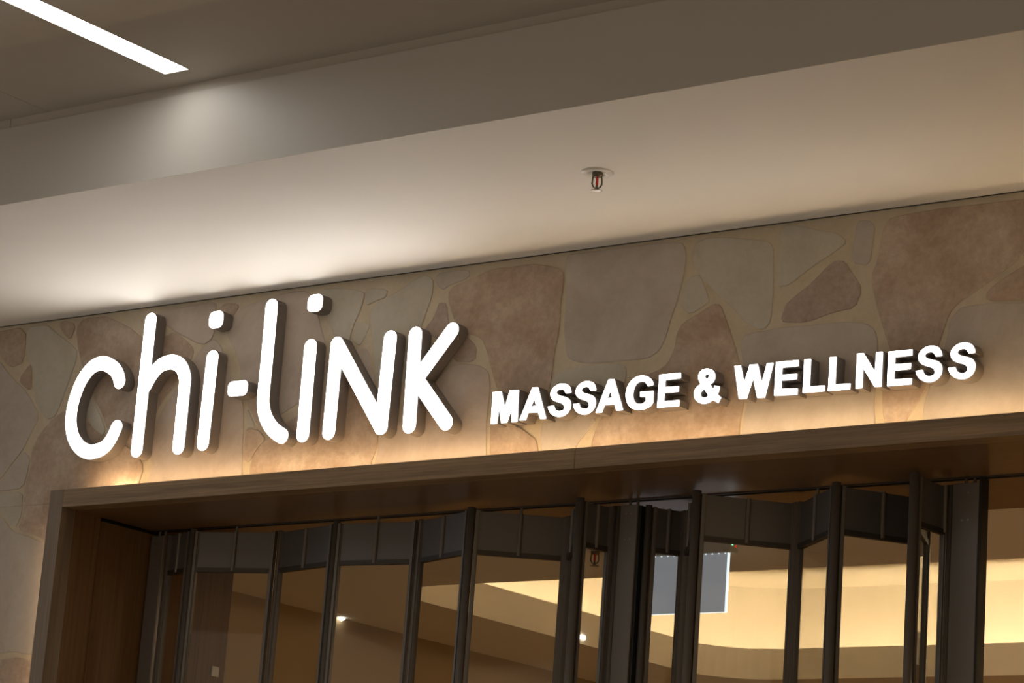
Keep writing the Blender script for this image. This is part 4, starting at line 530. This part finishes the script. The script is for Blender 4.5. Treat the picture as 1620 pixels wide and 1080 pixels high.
# the same stonework goes on beyond the picture
for ix in range(8):
    for iz in range(10):
        cx, cz = -9.2 + ix * 0.31, 0.2 + iz * 0.37
        if cx < -7.05 or (cz < 2.2 and cx < -6.55):
            add_stone(blob(cx, cz, .165, .195), random.choice((1, 2, 3, 4)))
for ix in range(14):
    for iz in range(10):
        cx, cz = -2.22 + ix * 0.34, 0.2 + iz * 0.38 if iz < 8 else (3.30, 3.59)[iz - 8]
        if iz >= 8 or cx > XR + 0.28:
            add_stone(blob(cx, cz, .19, .20 if iz < 8 else .155), random.choice((1, 2, 3, 4)))
struct('wall_front', bm, SM)

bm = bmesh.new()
box(bm, -9.5, 2.0, -0.0008, 0.0031, ZC - 0.0020, ZC - 0.0001)  # thin dark strip painting in the shadow line where wall meets soffit
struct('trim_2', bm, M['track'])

# --- soffit over the shop front, bulkhead and mall ceiling
bm = bmesh.new()
box(bm, -9.5, 2.0, YB, 0.12, ZC, ZC + 0.05)
struct('ceiling_soffit', bm, M['plaster'])
bm = bmesh.new()
box(bm, -9.5, 2.0, YB - 0.003, YB - 0.0002, ZC, ZB)
box(bm, -9.5, 2.0, YB - 0.0002, YB + 0.04, ZC + 0.0502, ZB)
struct('wall_bulkhead', bm, M['bulk'])
bm = bmesh.new()
for a, b in ((-9.5, -5.6785), (-5.6765, 2.0)):
    box(bm, a, b, YB + 0.004, YB + 0.02, ZB, ZM + 0.01)
struct('trim_1', bm, M['ceil'])
# mall ceiling in sheets with a fine joint; slots left open for the linear lights
SLOTS = [-8.0, -4.943]  # the left one is an unseen fixture added for light off the floor
bm = bmesh.new()
JX = -5.5235
hw = 0.0455


def ceil_piece(x0, x1, y0, y1):
    cuts = [c for c in (JX,) if x0 < c < x1]
    xs = [x0] + cuts + [x1]
    for a, b in zip(xs, xs[1:]):
        box(bm, a + (0.001 if a in cuts else 0), b - (0.001 if b in cuts else 0), y0, y1, ZM, ZM + 0.03)


prev = -9.5
for s in SLOTS:
    ceil_piece(prev, s - hw, -9.0, YB + 0.03)
    ceil_piece(s - hw, s + hw, -1.094, YB + 0.03)
    ceil_piece(s - hw, s + hw, -9.0, -5.1)
    prev = s + hw
ceil_piece(prev, 2.0, -9.0, YB + 0.03)
box(bm, -9.5, 2.0, -9.0, YB + 0.03, ZM + 0.06, ZM + 0.09)
struct('ceiling_mall', bm, M['ceil'])
bm = bmesh.new()
box(bm, -12, 5, -12, 0.0, -0.1, 0)
struct('floor', bm, M['floor'])

# --- shop interior
bm = bmesh.new()
box(bm, XW - 0.1, 0.0, 0.0, 7.0, -0.1, 0.0)
struct('floor_shop', bm, M['shopfloor'])
bm = bmesh.new()
box(bm, XW - 0.1, XW, 0.1, 7.0, 0, 3.65)
struct('wall_left', bm, M['shopwall'])
bm = bmesh.new()
box(bm, XW - 0.1, 0.0, 6.4, 6.5, 0, 3.65)
struct('wall_back', bm, M['shopwall'])
bm = bmesh.new()
box(bm, -0.1, 0.0, 0.1, 7.0, 0, 3.65)
struct('wall_right', bm, M['shopwall'])

# shop ceiling with a rounded opening and an upstanding lip, light cove behind it
OX0, OX1, OY0, OY1, RR = -6.260, -1.6, 1.475, 3.812, 0.30


def rrect(g_, n_=10):
    x0, x1, y0, y1, r = OX0 - g_, OX1 + g_, OY0 - g_, OY1 + g_, RR + g_
    out = []
    for cx, cy, a0 in ((x1 - r, y1 - r, 0), (x0 + r, y1 - r, 90), (x0 + r, y0 + r, 180), (x1 - r, y0 + r, 270)):
        for k in range(n_ + 1):
            a = math.radians(a0 + 90 * k / n_)
            out.append((cx + r * math.cos(a), cy + r * math.sin(a)))
    return out


def hsheet(bm, outer, holes, z0, z1):
    loops = [[Vector((p[0], p[1], 0)) for p in lp] for lp in [outer] + list(holes)]
    flat = [v for lp in loops for v in lp]
    a = [bm.verts.new((v.x, v.y, z0)) for v in flat]
    b = [bm.verts.new((v.x, v.y, z1)) for v in flat]
    for t in tessellate_polygon(loops):
        bm.faces.new([a[i] for i in t])
        bm.faces.new([b[i] for i in reversed(t)])
    s = 0
    for lp in loops:
        L = len(lp)
        for i in range(L):
            j = (i + 1) % L
            bm.faces.new((a[s + i], a[s + j], b[s + j], b[s + i]))
        s += L


bm = bmesh.new()
hsheet(bm, [(XW, YIN), (-0.1, YIN), (-0.1, 6.4), (XW, 6.4)], [rrect(0)], ZU, ZU + 0.02)
hsheet(bm, rrect(0.02), [rrect(0)], ZU + 0.0195, ZU + 0.13)
hsheet(bm, rrect(0.34), [rrect(0.32)], ZU + 0.019, 3.56)
hsheet(bm, [(XW, 0.1), (-0.1, 0.1), (-0.1, 6.4), (XW, 6.4)], [], 3.543, 3.60)
struct('ceiling_shop', bm, M['shopceil'])
bm = bmesh.new()
hsheet(bm, rrect(0.055), [rrect(0.045)], ZU + 0.021, ZU + 0.031)
t = obj('cove_light_strip', bm, M['cove'])
tag(t, 'warm light strip hidden in the rounded ceiling cove of the shop', 'light strip')

# ================================================================ timber surround of the doorway
sur = thing('door_surround', (XI, 0, 0), 'pale oak surround framing the wide shop doorway', 'door frame')
bm = bmesh.new()
box(bm, XL, XI, PR, 0.0028, 0, ZH)
obj('jamb', bevel(bm, 0.001, 1), M['wood_z'], sur)
bm = bmesh.new()
box(bm, XR, XR + 0.06, PR, YIN, 0, ZH)
obj('jamb', bm, M['wood_z'], sur)
for a, b in ((XI + 0.0004, -4.2965), (-4.2957, XR - 0.0004)):
    bm = bmesh.new()
    box(bm, a, b, PR, 0.0028, ZU, ZH)
    obj('header_board', bevel(bm, 0.001, 1), M['wood_x'], sur)
bm = bmesh.new()
box(bm, XI, XR, 0.0030, 0.350, ZU, ZU + 0.02)
box(bm, XI, XR, 0.382, YIN, ZU, ZU + 0.02)
obj('header_soffit', bm, M['wood_u'], sur)
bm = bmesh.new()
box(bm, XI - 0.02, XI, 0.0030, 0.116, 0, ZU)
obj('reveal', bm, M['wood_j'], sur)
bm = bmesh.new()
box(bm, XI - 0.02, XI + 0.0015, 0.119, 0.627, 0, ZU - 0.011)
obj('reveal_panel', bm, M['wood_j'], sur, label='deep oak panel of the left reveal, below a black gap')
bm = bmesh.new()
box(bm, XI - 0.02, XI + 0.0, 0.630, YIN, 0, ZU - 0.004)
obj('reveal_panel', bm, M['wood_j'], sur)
bm = bmesh.new()
box(bm, XI - 0.03, XI - 0.02, 0.0030, YIN, 0, ZU)
box(bm, XI - 0.02, XI - 0.012, 0.118, 0.63, ZU - 0.011, ZU)
obj('shadow_gap', bm, M['dark'], sur)
bm = bmesh.new()
box(bm, XW, XI - 0.031, YIN - 0.05, YIN, 0, ZU)
struct('wall_return', bm, M['shopwall'])

# LED strips lying on top of and beside the surround
bm = bmesh.new()
box(bm, -6.22, XR, -0.047, -0.037, ZH + 0.0004, ZH + 0.0022)
box(bm, -6.12, -6.03, -0.020, -0.012, ZH + 0.0005, ZH + 0.0035)
t = obj('led_strip', bm, M['led'])
tag(t, 'warm light strip along the top of the oak header', 'light strip')
bm = bmesh.new()
box(bm, XL - 0.004, XL - 0.0005, -0.040, -0.032, 0.1, 3.04)
t = obj('led_strip', bm, M['led2'] if 'led2' in M else M['led'])
tag(t, 'warm light strip down the outer side of the left oak jamb', 'light strip')

# small switch plate on the timber reveal behind the glass
bm = bmesh.new()
box(bm, XI, XI + 0.006, 0.700, 0.735, 2.672, 2.706)
t = obj('switch_plate', bevel(bm, 0.0015, 2), M['white'])
tag(t, 'small square pale switch plate on the brown reveal behind the leftmost glass', 'switch')

# ================================================================ folding glass door
door = thing('folding_door', (-4.8, 0.36, 0), 'dark bronze metal folding glass door hanging zigzag below the oak header', 'door')
ZT = ZU - 0.020
rails = bmesh.new()
box(rails, XI, XR, 0.351, 0.356, ZU - 0.003, ZU + 0.014)
box(rails, XI, XR, 0.376, 0.381, ZU - 0.003, ZU + 0.014)
box(rails, XI, XR, 0.351, 0.381, ZU + 0.012, ZU + 0.016)
t = obj('ceiling_track', rails, M['track'])
tag(t, 'thin dark sliding track set in the oak header above the folding door', 'track')


def pbox(bm, A, u, nn, s0, s1, t0, t1, z0, z1):
    vs = []
    for z in (z0, z1):
        for tt in (t0, t1):
            for s in (s0, s1):
                vs.append(bm.verts.new((A[0] + u[0] * s + nn[0] * tt, A[1] + u[1] * s + nn[1] * tt, z)))
    for f in ((0, 1, 3, 2), (4, 6, 7, 5), (0, 4, 5, 1), (2, 3, 7, 6), (0, 2, 6, 4), (1, 5, 7, 3)):
        bm.faces.new([vs[i] for i in f])


def leaf(A, B, g0, g1, rod=0.5, pin=False):
    """One glazed leaf from hinge A to hinge B; g0/g1 are the clearances at its ends."""
    A, B = Vector(A), Vector(B)
    L = (B - A).length
    u = (B - A) / L
    nn = Vector((u.y, -u.x))            # towards the mall
    if nn.y > 0:
        nn = -nn
    s0, s1 = g0, L - g1
    bm = bmesh.new()
    pbox(bm, A, u, nn, s0, s0 + 0.009, -0.011, 0.011, 0.02, ZT)
    pbox(bm, A, u, nn, s1 - 0.009, s1, -0.011, 0.011, 0.02, ZT)
    pbox(bm, A, u, nn, s0 + 0.009, s0 + 0.013, -0.006, 0.006, 0.02, ZT)
    pbox(bm, A, u, nn, s1 - 0.013, s1 - 0.009, -0.006, 0.006, 0.02, ZT)
    pbox(bm, A, u, nn, s0 + 0.009, s1 - 0.009, -0.009, 0.009, 0.02, 0.12)
    fr_ = obj('leaf', bm, M['metal'], door)
    bm = bmesh.new()
    pbox(bm, A, u, nn, s0 + 0.013, s1 - 0.013, -0.004, 0.004, ZT - 0.118, ZT - 0.002)
    obj('top_panel', bm, M['band'], fr_)
    bm = bmesh.new()
    pbox(bm, A, u, nn, s0 + 0.013, s1 - 0.013, -0.008, 0.0085, ZT - 0.132, ZT - 0.118)
    obj('glazing_rail', bm, M['track'], fr_)
    bm = bmesh.new()
    pbox(bm, A, u, nn, s0 + 0.013, s1 - 0.013, -0.002, 0.002, 0.12, ZT - 0.132)
    obj('glass_pane', bm, M['glass'], fr_)
    c = A + u * (L * rod)
    bm = bmesh.new()
    cc = c + nn * 0.006
    cyl(bm, cc, 0.0065, ZT - 0.128, ZT - 0.001, 14)
    if pin:
        cyl(bm, (c.x, c.y), 0.0042, ZT - 0.0009, ZU + 0.01, 10)
    obj('carrier_rod', bm, M['metal'], fr_, smooth=False)
    return fr_


def tube(P, r=0.0125, top=0.008):
    bm = bmesh.new()
    cyl(bm, P, r, 0.01, ZT + top, 24)
    o = obj('hinge_post', bm, M['metal'], door)
    for p in o.data.polygons:
        p.use_smooth = abs(p.normal.z) < 0.5
    return o


def back_hinge(P):
    bm = bmesh.new()
    cyl(bm, (P[0], P[1] + 0.004), 0.0075, 0.01, ZT + 0.006, 16)
    cyl(bm, (P[0] - 0.009, P[1] - 0.006), 0.0035, 0.01, ZT + 0.004, 10)
    cyl(bm, (P[0] + 0.009, P[1] - 0.006), 0.0035, 0.01, ZT + 0.004, 10)
    o = obj('hinge_post', bm, M['metal'], door)
    for p in o.data.polygons:
        p.use_smooth = abs(p.normal.z) < 0.5
    return o


def lock_post(x0, x1, y, mirror=False):
    bm = bmesh.new()
    box(bm, x0, x1, y, y + 0.040, 0.01, ZT + 0.002)
    bevel(bm, 0.0015, 1)
    p = obj('lock_post', bm, M['metal'], door)
    xm = (x0 + x1) / 2
    for z in (ZT - 0.025, ZT - 0.098):
        for dx in (-0.008, 0.009):
            bm = bmesh.new()
            m_ = Matrix.Translation((xm + dx, y, z)) @ Matrix.Rotation(math.pi / 2, 4, 'X')
            bmesh.ops.create_cone(bm, cap_ends=True, segments=12, radius1=0.0032, radius2=0.0022, depth=0.003, matrix=m_)
            obj('screw', bm, M['chrome'], p)
    for dx in (-0.012, 0.014):
        bm = bmesh.new()
        cyl(bm, (xm + dx, 0.366), 0.0045, ZT, ZU, 10)
        obj('carrier_rod', bm, M['metal'], p)
    return p


P1 = (-6.060, .312); Q = (-5.768, .402); A_ = (-5.474, .334); B_ = (-5.172, .372); C_ = (-4.897, .270)
D_ = (-4.664, .452); E_ = (-4.483, .242); F_ = (-4.448, .362); H_ = (-4.334, .374); I_ = (-4.262, .472)
J_ = (-4.090, .248); K_ = (-3.882, .456); L_ = (-3.654, .265); M0 = (-3.500, .497); M_ = (-3.390, .213); N_ = (-3.374, .371)
lock_post(-6.280, -6.222, .345)
tube((-6.205, .352), 0.008, 0.002)
leaf((-6.205, .352), P1, .012, .012)
leaf(P1, Q, .012, .012, pin=True)
leaf(Q, A_, .012, .012)
leaf(A_, B_, .012, .012, pin=True)
leaf(B_, C_, .012, .012)
leaf(C_, D_, .013, .010, pin=True)
leaf(D_, E_, .010, .013)
leaf(E_, F_, .013, .008)
lock_post(-4.412, -4.352, .342)
leaf(H_, I_, .012, .010)
leaf(I_, J_, .010, .013)
leaf(J_, K_, .013, .010)
leaf(K_, L_, .010, .013, pin=True)
leaf(L_, M0, .013, .010)
leaf(M0, M_, .010, .013)
leaf(M_, N_, .013, .008, rod=0.86)
lp = lock_post(-3.345, -3.268, .341)
bm = bmesh.new()
box(bm, -3.268, -3.2615, .343, .385, 0.01, ZT + 0.016)
obj('rubber_seal', bm, M['rubber'], lp)
bm = bmesh.new()
box(bm, -4.3518, -4.3445, .350, .378, 0.01, ZT)
obj('rubber_seal', bm, M['rubber'], door)
for P in (P1, A_, C_, E_, J_, L_, M_):
    tube(P, 0.0125 if P in (C_, E_, J_, L_, M_) else 0.0105)
tube(H_, 0.010, 0.004)
tube((-4.4225, .352), 0.0085, 0.002)
tube((-3.353, .352), 0.008, 0.0)
for P in (Q, B_, D_, F_, I_, K_, M0, N_):
    back_hinge(P)

# ================================================================ sign letters
YF = -0.046
LG = 'letters of the large sign word'
SG = 'letters of the small sign words'


def inset(pts, d):
    L = len(pts)
    P = [Vector(p) for p in pts]
    a = sum(P[i].x * P[(i + 1) % L].y - P[(i + 1) % L].x * P[i].y for i in range(L))
    sg = 1 if a > 0 else -1
    out = []
    for i in range(L):
        u1, u2 = (P[i] - P[i - 1]), (P[(i + 1) % L] - P[i])
        if u1.length < 1e-6 or u2.length < 1e-6:
            out.append(tuple(P[i]))
            continue
        u1.normalize()
        u2.normalize()
        n1, n2 = Vector((-u1.y, u1.x)), Vector((-u2.y, u2.x))
        m_ = n1 + n2
        if m_.length < 0.3:
            m_ = n1
        k = min(2.0, 2.0 / max(0.2, m_.dot(m_)) ) if m_.length > 0 else 1
        out.append(tuple(P[i] + m_ * (d * sg * k)))
    return out


def letter(name, outlines, label, group=None, parent=None, cat='letter'):
    """outlines: list of (outer, holes). Dark casing with a lit face as its child."""
    xs = [p[0] for o, h in outlines for p in o]
    zs = [p[1] for o, h in outlines for p in o]
    base = (sum(xs) / len(xs), 0, min(zs))
    loc = None if parent else base
    bm = bmesh.new()
    for o, h in outlines:
        sheet(bm, o, h, YF + 0.0025, -0.001)
    cs = obj(name, bm, M['case'], parent, loc=loc)
    bm = bmesh.new()
    for o, h in outlines:
        sheet(bm, inset(o, 0.0018), [inset(q, -0.0010) for q in h], YF, YF + 0.0024)
    obj('lit_face', bm, M['face'], cs)
    if parent is None:
        tag(cs, label, cat, group)
    return cs


def strokes_of(key, wd=0.0495):
    out = []
    for kind, pts in BIG[key]:
        pl = catmull(pts, 8) if kind == 'smooth' else pts
        out.append((stroke(pl, wd), []))
    return out


def rbox(c, w_, h_, r):
    out = []
    for sx, sz, a0 in ((1, 1, 0), (-1, 1, 90), (-1, -1, 180), (1, -1, 270)):
        for k in range(9):
            a = math.radians(a0 + 90 * k / 8)
            out.append((c[0] + sx * (w_ / 2 - r) + r * math.cos(a), c[1] + sz * (h_ / 2 - r) + r * math.sin(a)))
    return out


letter('sign_letter', strokes_of('c'), 'large lit white letter c, first and leftmost letter of the sign')
letter('sign_letter', strokes_of('h'), 'large lit white letter h with a tall stem, second letter of the sign')
for key, dk, lab in (('i', 'dot1', 'large lit white letter i with its dot, left of the hyphen'),
                     ('i2', 'dot2', 'large lit white letter i with its dot, right of the curved letter l')):
    pts = BIG[key][0][1]
    r_ = thing('sign_letter', (pts[1][0], 0, pts[1][1] - .025), lab, 'letter')
    letter('stem', strokes_of(key), '', parent=r_)
    letter('dot', [(rbox(DOTS[dk], 0.060, 0.0565, 0.020), [])], '', parent=r_)
letter('sign_hyphen', [(rbox(DOTS['hyphen'], 0.082, 0.050, 0.018), [])], 'short lit white hyphen between the large letters i and l', cat='hyphen')
letter('sign_letter', strokes_of('l'), 'large lit white letter l curving right at its foot, tallest letter after the hyphen')
letter('sign_letter', strokes_of('n'), 'large lit white capital letter N, second to last of the large letters')
letter('sign_letter', strokes_of('k'), 'large lit white capital letter K, last and rightmost of the large letters')
SL = ['small lit capital letter M, first of the small letters',
      'small lit capital letter A between the letters M and S',
      'small lit letter S, third letter of the word MASSAGE',
      'small lit letter S, fourth letter of the word MASSAGE',
      'small lit capital letter A between the letters S and G',
      'small lit capital letter G, the only G of the sign',
      'small lit capital letter E, last letter of MASSAGE, left of the ampersand',
      'small lit ampersand between the words MASSAGE and WELLNESS',
      'small lit capital letter W, first letter of WELLNESS',
      'small lit capital letter E between the letters W and L',
      'small lit letter L, first L of WELLNESS, beside the E',
      'small lit letter L, second L of WELLNESS, beside the N',
      'small lit capital letter N near the right end of the sign',
      'small lit capital letter E between the letters N and S',
      'small lit letter S, next to last letter of the sign',
      'small lit letter S, rightmost letter of the whole sign']
for (ch, outer, holes, corners), lab in zip(SMALL, SL):
    o = smooth_closed(outer, corners)
    hs = [smooth_closed(h, [] if ch == '&' else 'all') for h in holes]
    if ch == '&':
        hs = [smooth_closed(h, [3] if i == 0 else [0, 1]) for i, h in enumerate(holes)]
    letter('sign_ampersand' if ch == '&' else 'sign_letter', [(o, hs)], lab, cat='ampersand' if ch == '&' else 'letter')

# ================================================================ linear ceiling lights
for k, s in enumerate(SLOTS):
    lab = ['recessed linear ceiling light farther left along the mall ceiling', 'long white recessed linear ceiling light at the top left corner'][k]
    t = thing('linear_ceiling_light', (s, -3.1, ZM), lab, 'ceiling light', 'linear lights of the mall ceiling')
    bm = bmesh.new()
    for a, b in ((s - hw + .0002, s - hw + 0.002), (s + hw - 0.002, s + hw - .0002)):
        box(bm, a, b, -5.0998, -1.0942, ZM - 0.0015, ZM + 0.028)
    box(bm, s - hw + 0.0002, s + hw - 0.0002, -1.0962, -1.0942, ZM - 0.0015, ZM + 0.028)
    box(bm, s - hw + 0.0002, s + hw - 0.0002, -5.0998, -5.098, ZM - 0.0015, ZM + 0.028)
    obj('frame', bm, M['white'], t)
    bm = bmesh.new()
    box(bm, s - hw + 0.0022, s + hw - 0.0022, -5.097, -1.0975, ZM + 0.008, ZM + 0.012)
    obj('diffuser', bm, M['strip'], t)

# ================================================================ sprinklers
def sprinkler(x, y, z, label, sc=1.0):
    t = thing('fire_sprinkler', (x, y, z), label, 'sprinkler')
    bm = bmesh.new()
    prof = [(0.0425, 0.0), (0.0425, -0.0015), (0.039, -0.0042), (0.030, -0.0052), (0.024, -0.004), (0.020, 0.0)]
    lathe(bm, (x, y), [(r * sc, z + h * sc) for r, h in prof], 36)
    obj('escutcheon', bm, M['white'], t, smooth=True)
    bm = bmesh.new()
    lathe(bm, (x, y), [(0.0, z - .0005), (0.014 * sc, z - .0005), (0.014 * sc, z - 0.009 * sc), (0.010 * sc, z - 0.013 * sc), (0.0, z - 0.013 * sc)], 20)
    obj('body', bm, M['brass'], t)
    bm = bmesh.new()
    dx, dy = math.cos(0.60), math.sin(0.60)
    for sgn in (-1, 1):
        pts = [(0.0105, -0.010), (0.0120, -0.020), (0.0125, -0.032), (0.0085, -0.040), (0.0, -0.045)]
        ring = []
        for r, h in pts:
            c = Vector((x + sgn * dx * r * sc, y + sgn * dy * r * sc, z + h * sc))
            ring.append([bm.verts.new(c + Vector((a * dx * 0.0022 - b * dy * 0.0022, a * dy * 0.0022 + b * dx * 0.0022, 0)) * sc) for a, b in ((1, 1), (-1, 1), (-1, -1), (1, -1))])
        for a, b in zip(ring, ring[1:]):
            for i in range(4):
                bm.faces.new((a[i], a[(i + 1) % 4], b[(i + 1) % 4], b[i]))
        bm.faces.new(ring[0])
        bm.faces.new(ring[-1][::-1])
    cyl(bm, (x, y), 0.0035 * sc, z - 0.0475 * sc, z - 0.036 * sc, 12)
    obj('yoke', bm, M['brass'], t)
    bm = bmesh.new()
    cyl(bm, (x, y), 0.0034 * sc, z - 0.037 * sc, z - 0.0125 * sc, 12)
    obj('bulb', bm, M['red'], t, label='red glass bulb')
    bm = bmesh.new()
    n_ = 16
    cv = bm.verts.new((x, y, z - 0.0485 * sc))
    cu = bm.verts.new((x, y, z - 0.0472 * sc))
    ring = []
    for i in range(n_ * 2):
        r = (0.0150 if i % 2 else 0.0112) * sc
        a = math.pi * i / n_
        ring.append((bm.verts.new((x + r * math.cos(a), y + r * math.sin(a), z - 0.0498 * sc)), bm.verts.new((x + r * math.cos(a), y + r * math.sin(a), z - 0.0485 * sc))))
    for i in range(len(ring)):
        j = (i + 1) % len(ring)
        bm.faces.new((cv, ring[i][0], ring[j][0]))
        bm.faces.new((cu, ring[j][1], ring[i][1]))
        bm.faces.new((ring[i][0], ring[i][1], ring[j][1], ring[j][0]))
    obj('deflector', bm, M['chrome'], t)


sprinkler(-3.918, -0.566, ZC, 'fire sprinkler with red bulb on the white soffit above the sign')
sprinkler(-4.978, 1.030, ZU, 'fire sprinkler on the shop ceiling seen through the folding door glass')

# ================================================================ hanging exit light seen from behind
ex = thing('exit_light', (-4.64, 1.0, ZU), 'hanging edge-lit exit light panel with bright right edge behind the folding door', 'exit light')
bm = bmesh.new()
box(bm, -4.84, -4.440, 0.985, 1.030, 3.064, ZU)
obj('housing', bevel(bm, 0.002, 1), M['white'], ex)
bm = bmesh.new()
box(bm, -4.832, -4.4565, 0.998, 1.006, 2.881, 3.064)
pn = obj('panel', bm, M['exit'], ex)
bm = bmesh.new()
box(bm, -4.4563, -4.4530, 0.9965, 1.0075, 2.880, 3.064)
box(bm, -4.832, -4.4565, 0.9975, 1.0065, 2.8795, 2.8808)
obj('lit_edge', bm, M['edge'], ex, label='bright white lit edge')
bm = bmesh.new()
for i in range(16):
    xx = -4.82 + i * 0.0235
    box(bm, xx, xx + 0.005, 0.9968, 0.9978, 3.0618, 3.0637)
obj('led_row', bm, M['edge'], ex)
bm = bmesh.new()
box(bm, -4.4398, -4.4385, 0.993, 0.998, 3.088, 3.093)
obj('indicator', bm, M['green'], ex, label='green indicator light')
bm = bmesh.new()
box(bm, -4.4398, -4.4385, 1.012, 1.019, 3.083, 3.090)
obj('indicator', bm, M['redled'], ex, label='red indicator button')

# small glowing shapes standing in for reflections in the door glass
bm = bmesh.new()
box(bm, OX0, OX0 + 0.006, 2.775, 2.805, 3.120, 3.134)
t = obj('small_lamp', bm, M['dot'])
tag(t, 'tiny bright square lamp on the lip of the ceiling cove', 'lamp')
bm = bmesh.new()
lathe(bm, (XW + 0.016, 2.02), [(0.0, 3.122), (0.010, 3.119), (0.0155, 3.110), (0.016, 3.102), (0.012, 3.092), (0.0, 3.086)], 16)
t = obj('small_lamp', bm, M['dot'], smooth=True)
tag(t, 'tiny round white lamp high on the left shop wall, beside a hinge post', 'lamp')
